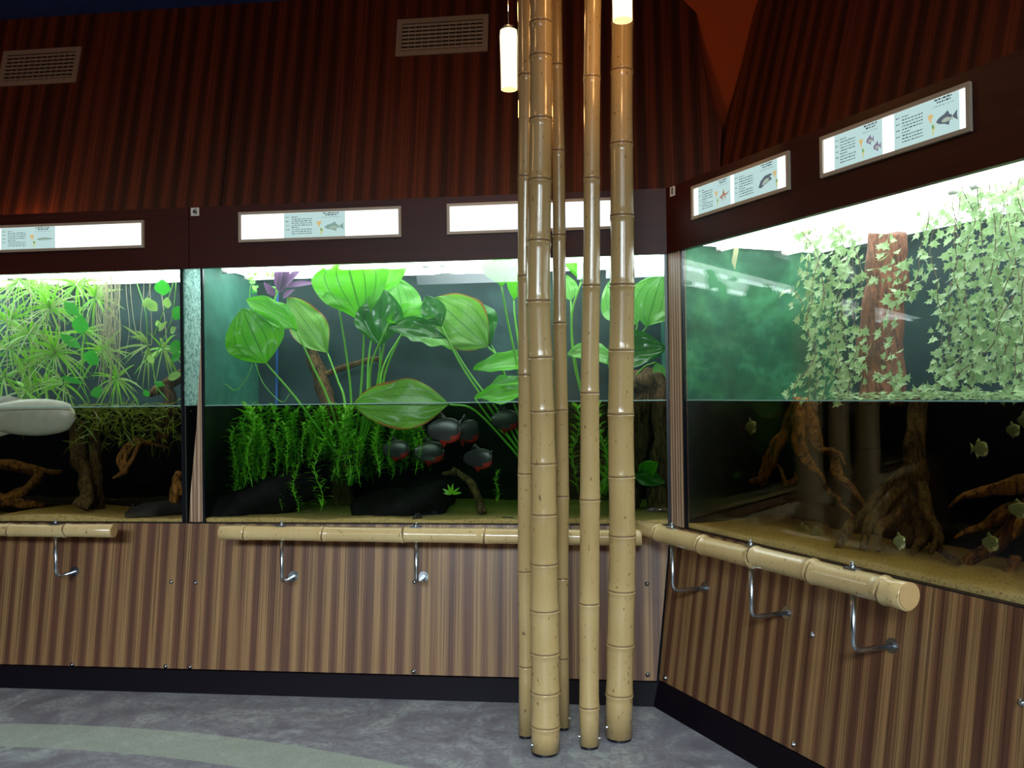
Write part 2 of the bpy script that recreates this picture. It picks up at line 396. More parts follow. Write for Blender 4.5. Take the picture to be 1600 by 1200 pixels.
low_panel('wall_back_lower', FB, XSEAM + .0015, XSEAM + .0015, c_low[0], c_low[1],
          [(306, 910), (297, 1042), (648, 909), (646, 1049), (1011, 912), (1012, 1054)], 'zebra wood panel below the middle tank')
cr_ = [hlow(FR, 1048, 838).x, hlow(FR, 1030, 1062).x]
low_panel('wall_right_lower', FR, cr_[0], cr_[1], 4, 4, [(1040, 1059), (1240, 1163), (1270, 992), (1597, 1098)], 'zebra wood panel below the right tank')
# skirtings
for nm, fr, x0, x1, lab in (('baseboard_back', FB, -6, XC + .0, 'dark skirting board under the back panels'), ('baseboard_right', FR, .0, 4, 'dark blue skirting board under the right panel')):
    mb = MB(); e0 = hit(fr, 1021, 1101, -.186).x; e1 = hit(fr, 1027, 1062, -.135).x
    if fr is FB: q = [(x0, -.186, 0), (e0, -.186, 0), (e1, -.125, Z_SK - .004), (x0, -.125, Z_SK - .004)]
    else: q = [(e0, -.186, 0), (x1, -.186, 0), (x1, -.125, Z_SK - .004), (e1, -.125, Z_SK - .004)]
    mb.slab(q, (0, .03, 0)); struct(nm, mb, M_SKIRT, fr, (0, 0, 0), lab)
# fascias
xf = xs(FB, 297, 380).x
t_ = [('trim_1', FB, -6, xf - .002, 'dark mahogany fascia above the left tank'), ('trim_2', FB, xf + .002, 0.0, 'dark mahogany fascia above the middle tank'),
      ('trim_3', FR, 0.006, 4.0, 'dark mahogany fascia above the right tank')]
for nm, fr, x0, x1, lab in t_:
    mb = MB(); mb.box((x0, -.012, Z_FB), (x1, .02, Z_FT)); struct(nm, mb, M_FAS, fr, (0, 0, 0), lab)
for nm, fr, x0, x1, lab in (('trim_4', FB, -6, .1, 'ledge on top of the back fascia'), ('trim_5', FR, 0.0, 4.0, 'ledge on top of the right fascia')):
    mb = MB(); mb.box((x0, .02, Z_FT - .03), (x1, yup(Z_FT) + .02, Z_FT - .008)); struct(nm, mb, M_FAS, fr, (0, 0, 0), lab)
# upper walls: leaning back, their ends splay apart at the corner
edge_b = [hup(FB, px, py) for px, py in ((1125, 262), (1127, 203), (1113, 165), (1100, 110), (1091, 50), (1087, 5), (1084, -60))]
edge_r = [hup(FR, px, py) for px, py in ((1125, 262), (1128, 203), (1145, 150), (1160, 95), (1172, 45), (1182, 0), (1192, -60))]
seamx = hup(FB, 345, 320).x
def upper(name, fr, pts, lab):
    mb = MB(); mb.slab(pts, (0, .02, 0)); return struct(name, mb, M_UP, fr, (0, 0, 0), lab)
zt = Z_CL
def topx(e):
    a, b = e[-2], e[-1]; f = (zt - a.z) / (b.z - a.z); return a.x + (b.x - a.x) * f
E1 = [p for p in edge_b if p.z < zt] ; E2 = [p for p in edge_r if p.z < zt]
upper('wall_back', FB, [(-6, yup(Z_FT - .03), Z_FT - .03), (seamx - .002, yup(Z_FT - .03), Z_FT - .03), (seamx - .002, yup(zt), zt), (-6, yup(zt), zt)], 'veneer upper wall left of the seam, warm light in its colour')
upper('wall_back', FB, [(seamx + .002, yup(Z_FT - .03), Z_FT - .03), (E1[0].x, yup(Z_FT - .03), Z_FT - .03)] + E1 + [(topx(edge_b), yup(zt), zt), (seamx + .002, yup(zt), zt)], 'veneer upper wall right of the seam, warm light in its colour')
upper('wall_right', FR, [(4, yup(Z_FT - .03), Z_FT - .03), (4, yup(zt), zt), (topx(edge_r), yup(zt), zt)] + E2[::-1] + [(E2[0].x, yup(Z_FT - .03), Z_FT - .03)], 'veneer upper wall above the right tank, warm light in its colour')
# orange infill seen through the splayed corner
a0 = FB @ Vector((-.35, yup(zt) + .12, 0)); b0 = FR @ Vector((.5, yup(zt) + .12, 0)); c0 = FB @ Vector((edge_b[-1].x + .55, yup(zt) + .12, 0))
mb = MB(); a = (a0.x, a0.y); b = (b0.x, b0.y)
mb.quad((a0.x, a0.y, Z_FT), (b0.x + .6, b0.y + .2, Z_FT), (b0.x + .6, b0.y + .2, Z_CL), (a0.x, a0.y, Z_CL)); struct('trim_6', mb, M_ORANGE, label='orange infill behind the splayed upper corner')

# ================================================================ POSTS between the tanks
px0 = xs(FB, 287, 700).x; px1 = xs(FB, 316, 700).x
mb = MB()   # slender veneered post, narrowing upwards on its left side
pb = [(px0 + .012, .03, Z_SL), (px1 - .004, .03, Z_SL), (px1 - .004, .03, Z_FB)] + [(px1 - .012, .03, Z_FB - .05), (px1 - .02, .03, 1.75), (px1 - .045, .03, 1.35), (px0 + .02, .03, .98)]
mb.slab(pb, (0, .03, 0)); struct('trim_7', mb, M_POST, FB, (0, 0, 0), 'narrow veneered post between the left and middle tanks')
mb = MB(); q0 = xs(FB, 1048, 700).x
mb.slab([(q0, -.004, Z_SL), (0.0, -.004, Z_SL), (0.0, -.004, Z_FB), (q0, -.004, Z_FB)], (0, .03, 0))
struct('trim_8', mb, M_POST, FB, (0, 0, 0), 'veneered corner post right of the middle tank')
q1 = xs(FR, 1068, 700).x
mb = MB(); mb.slab([(0.0, -.004, Z_SL), (q1, -.004, Z_SL), (q1, -.004, Z_FB), (0.0, -.004, Z_FB)], (0, .03, 0))
struct('trim_9', mb, M_POST, FR, (0, 0, 0), 'veneered corner post left of the right tank')
mb = MB(); z_ = Z_SL
for fr, x0, x1, nm, lab in ((FB, -6, 0, 'trim_10', 'dark sill strip under the back tanks'), (FR, 0, 4, 'trim_11', 'dark sill strip under the right tank')):
    mb = MB(); mb.box((x0, -.003, Z_SL - .004), (x1, .05, Z_SL)); struct(nm, mb, M_SEAL, fr, (0, 0, 0), lab)

# ================================================================ AQUARIUMS
DB, DR = .75, .95
def aquarium(fr, x0, x1, dep, lab, lside, rside, back, wcol, wdens, wlab, tubes_y):
    org = Vector((x0, 0, Z_SL)); t = thing('aquarium', lab, 'aquarium', fr, org)
    q = MB(); q.box((x0, 0, Z_SL), (x1, .012, Z_FB + .03)); part('front_glass', q, M_GLASS, t)
    q = MB(); q.box((x0, -.002, Z_SL), (x0 + .012, .014, Z_FB)); part('silicone_seam', q, M_SEAL, t)
    q = MB(); q.box((x1 - .012, -.002, Z_SL), (x1, .014, Z_FB)); part('silicone_seam', q, M_SEAL, t)
    q = MB(); q.box((x0, dep, Z_W), (x1, dep + .01, Z_FB + .3)); part('back_panel', q, back, t)
    q = MB(); q.box((x0, dep - .002, Z_SL), (x1, dep + .01, Z_W)); part('back_shade', q, M_UNDERDARK, t)  # underwater shade painted as a black sheet over the lower back wall
    for xx, ms in ((x0 - .008, lside), (x1, rside)):
        q = MB(); q.box((xx, .014, Z_W), (xx + .008, dep, Z_FB + .3)); part('side_panel', q, ms, t)
        q = MB(); q.box((xx, .014, Z_SL), (xx + .008, dep, Z_W)); part('side_shade', q, M_UNDERDARK, t)  # the same painted shade on the end walls below the water level
    q = MB(); q.box((x0, .03, Z_FB + .03), (x1, dep, Z_FB + .045)); hd = part('hood', q, M_HOOD, t)
    q = MB(); q.box((x0 + .03, .05, Z_FB + .024), (x1 - .03, dep - .12, Z_FB + .0295)); part('light_diffuser', q, M_DIFF, hd)
    q = MB(); q.box((x0, .014, Z_W - .002), (x1, .017, Z_W + .003)); part('water_line', q, M_SEAL if 0 else plain('lime_line', srgb(150, 190, 180), .4), t)
    # water: one clear block of tinted water
    q = MB(); q.box((x0 + .002, .018, Z_SL + .001), (x1 - .002, dep - .004, Z_W))
    single('tank_water', q, water_mat('water_' + wlab.split()[0], wcol, wdens), fr, org, wlab, 'water', kind='stuff')
    # lamps
    L = x1 - x0; n = min(3, max(1, round(L / 1.25)))
    for ty in tubes_y:
        for i in range(n):
            a_, b_ = x0 + L * i / n + .06, x0 + L * (i + 1) / n - .06
            tt = thing('fluorescent_tube', 'white glowing tube under the hood of the %s tank, %s row%s' % (wlab.split()[-2], 'front' if ty == tubes_y[0] else 'rear', '' if n == 1 else ((', left end', ', right end') if n == 2 else (', left third', ', middle third', ', right third'))[min(i, 2)]), 'lamp', fr, (a_, ty, Z_FB + .01), 'tubes in the tank hoods')
            q = MB(); q.tube([(a_, ty, Z_FB + .012), (b_, ty, Z_FB + .012)], .013, 12); part('tube', q, M_TUBE, tt, True)
            for e0_, e1_ in ((a_ - .03, a_), (b_, b_ + .03)):
                q = MB(); q.tube([(e0_, ty, Z_FB + .012), (e1_, ty, Z_FB + .012)], .016, 12); part('end_cap', q, M_WHITE, tt, True)
    return t
XL0, XL1 = -5.8, px0
XM0, XM1 = px1, xs(FB, 1046, 700).x
XR0, XR1 = q1, 3.0
aquarium(FB, XL0, XL1, DB, 'left aquarium full of spider plants with amber water', M_BACK, M_FROST, M_BACK, (.5, .46, .25), 4.2, 'amber dark water filling the left tank', (.2, .5))
aquarium(FB, XM0, XM1, DB, 'middle aquarium with big sword plant leaves above green water', M_SIDE, M_SIDE, M_BACK, (.3, .52, .25), 3.6, 'green dark water filling the middle tank', (.2, .5))
aquarium(FR, XR0, XR1, DR, 'right aquarium behind the corner with hanging ivy and roots', M_MURAL, M_DEEP, M_DEEP, (.55, .48, .25), 4.0, 'brownish dark water filling the right tank', (.2, .6))
# sand beds
def sand(fr, x0, x1, dep, base, seed, lab, mound=None):
    q = MB(); nx, ny = int((x1 - x0) / .03), 26
    for j in range(ny + 1):
        for i in range(nx + 1):
            x = lerp(x0 + .004, x1 - .004, i / nx); y = lerp(.019, dep - .006, j / ny)
            z = base + .012 * noise.noise(Vector((x * 3 + seed, y * 3, 0))) + .004 * noise.noise(Vector((x * 15 + seed, y * 15, 3)))
            if mound: z += mound(x, y)
            q.vert((x, y, z))
    for j in range(ny):
        for i in range(nx):
            a = j * (nx + 1) + i; q.face(a, a + 1, a + nx + 2, a + nx + 1)
    lo = [q.vert((q.v[i].x, q.v[i].y, Z_SL + .001)) for i in range(nx + 1)]
    for i in range(nx): q.face(lo[i], lo[i+1], i + 1, i)
    return single('sand_bed', q, M_SAND, fr, (x0, 0, Z_SL), lab, 'sand', smooth=True, kind='stuff')
xmnd = hit(FB, 75, 800, .1).x
sand(FB, XL0, XL1, DB, .855, 1, 'yellow sand on the floor of the left tank', lambda x, y: .02 * math.exp(-((x - xmnd) / .25) ** 2) - .03 * math.exp(-((x - xmnd + .5) / .15) ** 2))
sand(FB, XM0, XM1, DB, .857, 5, 'greenish sand on the floor of the middle tank', lambda x, y: .02 * y)
sand(FR, XR0, XR1, DR, .858, 9, 'golden sand on the floor of the right tank', lambda x, y: .015 * y)

# ================================================================ VENTS
def vent(c4, lab):
    P = [hup(FB, *p) for p in c4]   # tl, tr, br, bl
    x0 = (P[0].x + P[3].x) / 2; x1 = (P[1].x + P[2].x) / 2; z0 = (P[2].z + P[3].z) / 2; z1 = (P[0].z + P[1].z) / 2
    def q3(x, z, d=0.): return Vector((x, yup(z) - d, z))
    t = thing('air_vent', lab, 'air vent', FB, q3((x0+x1)/2, z0), 'air vents on the upper wall')
    f = MB(); w_ = .033
    def bar(mbx, xa, za, xb, zb, d, th):
        a = [q3(xa, za, d), q3(xb, za, d), q3(xb, zb, d), q3(xa, zb, d)]; mbx.slab(a, (0, -th, 0))
    bar(f, x0, z0, x1, z0 + w_, 0, .014); bar(f, x0, z1 - w_, x1, z1, 0, .014); bar(f, x0, z0 + w_, x0 + w_, z1 - w_, 0, .014); bar(f, x1 - w_, z0 + w_, x1, z1 - w_, 0, .014)
    part('frame', f, M_VENT, t)
    b = MB(); bar(b, x0 + w_, z0 + w_, x1 - w_, z1 - w_, 0, .002); part('backing', b, M_VOID, t)
    n = 7
    for i in range(n):
        z = lerp(z0 + w_, z1 - w_, (i + .5) / n); s_ = MB(); s_.slab([q3(x0 + w_, z - .006, .004), q3(x1 - w_, z - .006, .004), q3(x1 - w_, z + .003, .012), q3(x0 + w_, z + .003, .012)], (0, -.002, .002))
        part('slat', s_, M_VENT, t)
    for i in range(1, 12):
        x = lerp(x0 + w_, x1 - w_, i / 12); s_ = MB(); bar(s_, x - .002, z0 + w_, x + .002, z1 - w_, .002, .004); part('vertical_vane', s_, M_VENT, t)
vent(((5, 82), (128, 73), (121, 128), (0, 137)), 'grey slatted air vent at the far left of the upper wall')
vent(((621, 31), (764, 24), (762, 81), (619, 89)), 'grey slatted air vent beside the pendant lamp')

# ================================================================ SIGNS
M_LIT = emis('lit_panel', (.93, 1.0, .98), 1.6)
M_CARD = emis('info_card_paper', (.50, .70, .68), 1.0)
M_INK = emis('card_ink', (.10, .14, .16), .6)
M_INKL = emis('card_ink_light', (.28, .38, .38), .8)
M_MAPO = emis('map_orange', (.75, .52, .22), .9); M_MAPY = emis('map_yellow', (.62, .66, .25), .9); M_MAPG = emis('map_green', (.12, .4, .22), .8)
M_FISHG = emis('print_grey', (.13, .16, .2), .8); M_FISHT = emis('print_teal', (.28, .46, .40), .8); M_FISHP = emis('print_purple', (.28, .22, .36), .8)
M_FISHS = emis('print_silver', (.42, .52, .42), .9); M_FISHR = emis('print_rust', (.5, .22, .14), .8)
def fishpoly(kind):
    if kind == 'slim': return [[(0, .5), (.15, .62), (.45, .68), (.75, .6), (1, .5), (.75, .4), (.45, .32), (.15, .36)]]
    if kind == 'disc': return [[(0, .45), (.12, .65), (.35, .8), (.6, .76), (.78, .55), (.98, .85), (.96, .5), (1, .15), (.78, .42), (.6, .24), (.35, .18), (.12, .28)], [(.35, .78), (.55, 1.0), (.62, .76)], [(.35, .2), (.6, 0), (.62, .24)]]
    if kind == 'wing': return [[(0, .35), (.2, .55), (.45, .62), (.7, .6), (1, .8), (.8, .52), (.6, .4), (.3, .28)], [(.3, .55), (.42, 1.1), (.55, .6)], [(.5, .4), (.58, .0), (.62, .4)], [(.25, .3), (.3, -.05), (.36, .32)]]
    return [[(0, .1), (.15, .6), (.45, .95), (.85, 1.0), (1, .85), (.8, .8), (.95, .5), (.7, .35), (.45, .2), (.2, .0)]]
def sign(fr, c4, cards, lab, clip=None):
    P = [hit(fr, px, py, -.012) for px, py in c4]
    x0 = (P[0].x + P[3].x) / 2; x1 = (P[1].x + P[2].x) / 2; z0 = (P[2].z + P[3].z) / 2; z1 = (P[0].z + P[1].z) / 2
    t = thing('light_box_sign', lab, 'sign', fr, (x0, -.012, z0), 'lit signs on the fascia boards')
    w_ = .014; f = MB()
    f.box((x0, -.026, z0), (x1, -.012, z0 + w_)); f.box((x0, -.026, z1 - w_), (x1, -.012, z1)); f.box((x0, -.026, z0 + w_), (x0 + w_, -.012, z1 - w_)); f.box((x1 - w_, -.026, z0 + w_), (x1, -.012, z1 - w_))
    part('frame', f, M_ALU, t)
    p = MB(); xa, xb, za, zb = x0 + w_, x1 - w_, z0 + w_, z1 - w_; p.box((xa, -.018, za), (xb, -.013, zb)); part('lit_panel', p, M_LIT, t)
    W, H_ = xb - xa, zb - za
    for f0, f1, pic, col, mirror in cards:
        ca, cb = xa + W * f0, xa + W * f1; cw = cb - ca
        c = MB(); c.box((ca, -.0195, za + .001), (cb, -.0182, zb - .001)); card = part('info_card', c, M_CARD, t)
        def P2(u, v, lay=0): return Vector((ca + cw * u, -.0197 - lay * .0002, za + H_ * v))
        rnd = random.Random(int(x0 * 100 + f0 * 50)); tk = MB(); tx = MB(); tt_ = MB(); tl = MB()
        def word_row(mbx, u0, u1, v, h):
            u = u0
            while u < u1:
                wv = rnd.uniform(.012, .05); e_ = min(u + wv, u1); a = P2(u, v, 1); b = P2(e_, v + h * rnd.uniform(.75, 1.1), 1)
                mbx.quad(a, (b.x, a.y, a.z), b, (a.x, a.y, b.z)); u = e_ + .012
        rows = 9
        for r_ in range(rows):
            v = .82 - r_ * .083
            if r_ in (0, 2, 4, 6): word_row(tk, .03, .09, v, .028)
            word_row(tx, .13, .46 if r_ not in (0, 5) else rnd.uniform(.2, .3), v, .03)
        for r_, (u0, u1) in enumerate(((.64, .9), (.68, .88))): word_row(tt_, u0, u1, .93 - r_ * .075, .045)
        word_row(tl, .62, .93, .775, .02)
        part('printed_keywords', tk, M_INK, card); part('printed_text', tx, M_INK, card); part('printed_title', tt_, M_INK, card); part('printed_caption', tl, M_INKL, card)
        mu = .53 if not mirror else .9
        na = [(0, .62), (.09, .64), (.11, .58), (.07, .48), (.085, .4), (.06, .42), (.03, .5)]
        sa = [(.08, .38), (.12, .36), (.15, .28), (.12, .18), (.105, .06), (.09, .12), (.085, .25)]
        for nm, poly, mt in (('north_map', na, M_MAPO), ('south_map', sa, M_MAPY)):
            mm = MB(); ix = [mm.vert(P2(mu + a_ * .8, b_, 1)) for a_, b_ in poly]; mm.face(*ix); part(nm, mm, mt, card)
        mm = MB(); ix = [mm.vert(P2(mu + a_, b_, 2)) for a_, b_ in ((.065, .34), (.09, .35), (.1, .27), (.075, .24))]; mm.face(*ix); part('map_range', mm, M_MAPG, card)
        fx0 = .66; fw = .32; fz = .22 if pic != 'slim' else .25; fh = .38
        if mirror: fx0 = .58
        for k in range(2 if col is M_FISHP else 1):
            mm = MB()
            if col is M_FISHP: fw_, ox, oz = .16, (.02, .16)[k], (.16, -.08)[k]
            else: fw_, ox, oz = fw, 0, 0
            for poly in fishpoly(pic):
                ix = [mm.vert(P2(fx0 + ox + (fw_ * a_), fz + oz + fh * b_ * (.8 if col is M_FISHP else 1), 1)) for a_, b_ in poly]; mm.face(*ix)
            part('fish_picture', mm, col, card)
            mm = MB()
            for poly in fishpoly(pic)[:1]:
                cxm = sum(a for a, b in poly) / len(poly); czm = sum(b for a, b in poly) / len(poly)
                ix = [mm.vert(P2(fx0 + ox + fw_ * (cxm + (a_ - cxm) * .55), fz + oz + fh * (czm + (b_ - czm) * .5 - .08) * (.8 if col is M_FISHP else 1), 2)) for a_, b_ in poly]; mm.face(*ix)
            part('fish_belly', mm, M_FISHS, card)
    return t
sign(FB, ((-12, 357), (227, 341), (226, 386), (-12, 397)), [(.05, .42, 'slim', M_FISHT, 0)], 'lit sign above the left tank with one slim fish card')
sign(FB, ((374, 333), (628, 322), (627, 370), (374, 380)), [(.275, .665, 'disc', M_FISHT, 0)], 'lit sign left of the bamboo with one round fish card in the middle')
sign(FB, ((699, 319), (962, 309), (962, 358), (699, 367)), [], 'lit blank white sign passing behind the bamboo poles')
sign(FR, ((1083, 291), (1235, 237), (1236, 295), (1084, 345)), [(.055, .43, 'wing', M_FISHR, 0), (.47, .91, 'head', M_FISHG, 1)], 'smaller lit sign on the right fascia with two cards')
sign(FR, ((1284, 215), (1519, 128), (1520, 205), (1286, 279)), [(.09, .455, 'disc', M_FISHP, 0), (.54, .955, 'disc', M_FISHG, 0)], 'larger lit sign at far right with fish cards and dark fish picture')
def text_mesh(txt, size, mat, fr, pos, parent, sx=1.):
    cu = bpy.data.curves.new('t', 'FONT'); cu.body = txt; cu.size = size; cu.align_x = 'CENTER'; cu.align_y = 'CENTER'; cu.extrude = .0008; cu.offset = size * .03
    ob = bpy.data.objects.new('t', cu); C.objects.link(ob); dg = bpy.context.evaluated_depsgraph_get()
    me = bpy.data.meshes.new_from_object(ob.evaluated_get(dg)); bpy.data.objects.remove(ob)
    me.materials.clear(); me.materials.append(mat)
    off = Vector(pos) - ORG[parent.name]
    for v in me.vertices: x, y, z = v.co; v.co = (x * sx + off.x, -z + off.y, y + off.z)
    o = bpy.data.objects.new('printed_number', me); C.objects.link(o); o.parent = parent
def plate(fr, c4, txt, lab):
    P = [hit(fr, px, py, -.012) for px, py in c4]
    x0, x1, z0, z1 = P[0].x, P[1].x, P[1].z, P[0].z
    q = MB(); q.box((x0, -.015, z0), (x1, -.012, z1)); o = single('number_plate', q, M_WHITE, fr, (x0, -.012, z0), lab, 'number plate', 'number plates on the fascia')
    text_mesh(txt, (z1 - z0) * .95, M_BLACK, fr, ((x0 + x1) / 2, -.0155, (z0 + z1) / 2), o, .62)
plate(FB, ((298.5, 325), (311.5, 337)), '46', 'small white plate reading 46 at the fascia seam')
plate(FR, ((1047.5, 293), (1055, 305)), '0', 'small white plate reading 0 at the fascia corner')


# ================================================================ BAMBOO POLES
def culm(pts_r, nodes, seg=28):
    """pts_r: function z -> (centre, radius); nodes: heights of the joints. Returns MB; ring scars use material 1"""
    q = MB(); zs = []
    nodes = sorted(nodes)
    for z in nodes:
        zs += [(z - .03, 1.0, 0), (z - .010, 1.015, 0), (z - .004, 1.05, 0), (z - .001, .985, 1), (z + .003, .975, 1), (z + .005, 1.035, 0), (z + .012, 1.01, 0), (z + .035, .985, 0)]
    return q, zs
def bamboo_pole(name_lab, base, bw, tops, node_px, bolts):
    """base px of the foot, foot width px; tops: (px_y, px_left, px_right) silhouettes up the pole"""
    g = ground(*base); Y = g.y
    def zof(py, px): return deep(px, py, Y).z
    prof = [(0.0, g.x, bw / 2 * Y / F_PX)]
    for py, l, r in tops:
        a, b = deep(l, py, Y), deep(r, py, Y); prof.append(((a.z + b.z) / 2, (a.x + b.x) / 2, (b.x - a.x) / 2))
    prof.sort(); z0, x0, r0 = prof[-2]; z1, x1, r1 = prof[-1]
    prof.append((Z_CL, x1 + (x1 - x0) / (z1 - z0) * (Z_CL - z1) * .6, r1 * .97))
    def at(z):
        for a, b in zip(prof, prof[1:]):
            if z <= b[0]: f = (z - a[0]) / (b[0] - a[0]); return lerp(a[1], b[1], f), lerp(a[2], b[2], f)
        return prof[-1][1], prof[-1][2]
    nodes = [zof(py, base[0]) for py in node_px]; d = nodes[0] - nodes[1]
    z = max(nodes) + abs(d)
    while z < Z_CL - .05: nodes.append(z); z += abs(d) * 1.02
    nodes = sorted(nodes); zs = [(.012, 1.0, 0)]
    for k, z in enumerate(nodes):
        if k: zs.append(((z + nodes[k-1]) / 2, .965, 0))
        zs += [(z - .03, .985, 0), (z - .009, 1.0, 0), (z - .003, 1.065, 0), (z, 1.01, 1), (z + .0025, .975, 1), (z + .006, 1.035, 0), (z + .014, 1.0, 0), (z + .04, .98, 0)]
    zs.append((Z_CL, 1.0, 0)); zs = [q for i, q in enumerate(zs) if i == 0 or q[0] > zs[i-1][0]]
    root = thing('bamboo_pole', name_lab, 'bamboo pole', FW, (g.x, Y, 0), 'bamboo poles standing in a cluster')
    q = MB(); pts = []; rad = []; ms = []
    for z, s, m_ in zs:
        x, r = at(z); pts.append((x + .002 * math.sin(z * 5 + g.x * 9), Y, z)); rad.append(r * s); ms.append(m_)
    q.tube(pts, rad, 32, True, ms); part('culm', q, [M_BAM, M_BAMRING], root, True)
    q = MB(); x, r = at(0); q.tube([(x, Y, 0), (x, Y, .014)], r * .93, 24); part('dark_foot', q, M_SEAL, root)
    for dx, dz, side in bolts:
        q = MB(); c = Vector((x + dx * r, Y - math.sqrt(max(0, 1 - dx * dx)) * r, dz)); n = Vector((dx, -math.sqrt(max(.02, 1 - dx * dx)), 0)).normalized()
        q.tube([c - n * .004, c + n * .006], .007, 10); q.dome(c + n * .006, n, .006, .005); part('bolt', q, M_STEEL, root, True)
bamboo_pole('thin bamboo pole at the left of the cluster, half behind the thickest one', (822, 1151), 24, [(741, 809, 832), (380, 809, 834), (30, 809, 836)], [1041, 893, 741, 587, 433, 278, 120], [])
bamboo_pole('thick close-jointed bamboo pole nearest the camera', (851.5, 1176), 45, [(1000, 829, 875), (804, 830, 871), (644, 828, 866), (472, 823, 861), (250, 826, 862), (20, 828, 863)],
            [1133, 1080, 1019, 953, 881, 804, 725, 644, 560, 472, 378, 283, 188, 90], [(-.85, .045, 0)])
bamboo_pole('slender bamboo pole behind the thick one, third from left', (880, 1139), 19, [(776, 868, 889), (506, 864, 886), (237, 862, 882), (20, 861, 879)], [1029, 904, 776, 642, 506, 369, 237, 103], [(.95, .05, 0)])
bamboo_pole('pale medium bamboo pole with brown flecks, second from right', (921, 1167), 31, [(943, 905, 937), (781, 905, 937), (615, 907, 937), (448, 910, 938), (277, 911, 937), (20, 913, 940)], [1104, 943, 781, 615, 448, 281, 123], [(-.95, .05, 0), (.95, .04, 0)])
bamboo_pole('thick darker bamboo pole at the right of the cluster', (967.5, 1154), 42, [(1006, 948, 991), (837, 951, 993), (648, 950, 991), (447, 952, 991), (227, 954, 990), (20, 955, 989)], [1084, 1006, 923, 837, 745, 648, 549, 447, 339, 227, 113], [(-.9, .06, 0)])

# ================================================================ HANDRAILS
def rail_pts(fr, pxs, ydist, n):
    P = [hit(fr, px, py, -ydist) for px, py in pxs]; return P
def handrail(fr, A, B, wA, wB, nodes, brackets, ydist, lab, caps=(True, True), bow=0.):
    """A,B px of the axis ends; nodes: px x of the joints; brackets: (px x of the upright, flange px)"""
    a, b = hit(fr, *A, -ydist), hit(fr, *B, -ydist); L = (b - a).length; dr = (b - a).normalized()
    Ya = (fr @ a).y; Yb = (fr @ b).y; ra, rb = wA / 2 * Ya / F_PX, wB / 2 * Yb / F_PX
    def s_of(px): 
        lo, hi = 0., 1.
        p = hit(fr, px, lerp(A[1], B[1], (px - A[0]) / (B[0] - A[0])), -ydist); return (p - a).dot(dr)
    ns = sorted(s_of(x) for x in nodes); zs = [(0., .93, 0), (.003, 1., 0)]
    for k, s in enumerate(ns):
        if k: zs.append(((s + ns[k-1]) / 2, .95, 0))
        zs += [(s - .04, .97, 0), (s - .012, 1.0, 0), (s - .004, 1.07, 0), (s - .001, .99, 1), (s + .003, .985, 1), (s + .006, 1.05, 0), (s + .014, 1.0, 0), (s + .04, .97, 0)]
    zs += [(L - .003, 1., 0), (L, .93, 0)]; zs = [q for q in zs if 0 <= q[0] <= L]; zs.sort(key=lambda q: q[0])
    root = thing('bamboo_handrail', lab, 'handrail', fr, a, 'bamboo handrails on the lower panels')
    q = MB(); pts = []; rad = []; ms = []
    for s, k, m_ in zs:
        i = sum(1 for n_ in ns if n_ < s); z = bow * math.sin(i * 2.1 + 1) ; pts.append(a + dr * s + Vector((0, 0, z))); rad.append(lerp(ra, rb, s / L) * k); ms.append(m_)
    q.tube(pts, rad, 30, True, ms); part('rail', q, [M_BAM2, M_BAMRING], root, True)
    for end, p, d in ((0, a, -dr), (1, b, dr)):
        if caps[end]:
            r = (ra, rb)[end] * .92; q = MB(); q.tube([p, p + d * .004], r, 30); part('end_cap', q, M_CAPW, root)
    for px, (fx, fy) in brackets:
        s = s_of(px); c = a + dr * s; r = lerp(ra, rb, s / L)
        fl = hlow(fr, fx, fy); c2 = Vector((c.x, c.y, fl.z)); br = MB(); rr = .0100
        wall = Vector((c.x, ylow(fl.z), fl.z))
        path = [c + Vector((0, 0, -r * .9)), Vector((c.x, c.y, fl.z + .035))] + [Vector((c.x, c.y + .035 * (1 - math.cos(t)), fl.z + .035 * (1 - math.sin(t)))) for t in (.3, .7, 1.1, 1.45)] + [wall]
        br.tube(path, rr, 12); bo = part('bracket', br, M_STEEL, root, True)
        n = Vector((0, -1, K_LO)).normalized(); q = MB(); q.tube([wall, wall + n * .005], .026, 20); part('wall_flange', q, M_STEEL, bo)
        q = MB(); q.box((c.x - .028, c.y - .014, c.z + r * .93), (c.x + .028, c.y + .014, c.z + r + .004)); part('saddle_plate', q, M_STEEL, bo)
        q = MB(); q.tube([(c.x, c.y, c.z + r), (c.x, c.y, c.z + r + .012)], .011, 6); q.tube([(c.x, c.y, c.z + r + .012), (c.x, c.y, c.z + r + .02)], .0065, 10); q.dome((c.x, c.y, c.z + r + .02), (0, 0, 1), .0065, .005); part('cap_nut', q, M_STEEL, bo, True)
M_CAPW = plain('sawn_bamboo_end', srgb(196, 160, 108), .6, noise_amt=.12, scale=40)
RD = .20
handrail(FB, (-160, 825.5), (177, 830), 19, 21, [15, 103, -80], [(87, (130, 893))], RD, 'short bamboo handrail piece under the left tank', bow=.002)
handrail(FB, (346, 832), (1003, 840.5), 23, 26, [383, 505, 631, 757, 875, 960], [(440, (467, 900)), (650, (671, 901))], RD, 'long bamboo handrail under the middle tank, behind the poles', caps=(True, False), bow=.001)
handrail(FR, (999, 826), (1420, 931), 25, 46, [1030, 1099, 1180, 1272, 1384], [(1050, (1137, 930)), (1173, (1268, 970)), (1332, (1436, 1022))], RD + .01, 'glossy bamboo handrail on the right panel with round cut end', caps=(False, True), bow=.004)

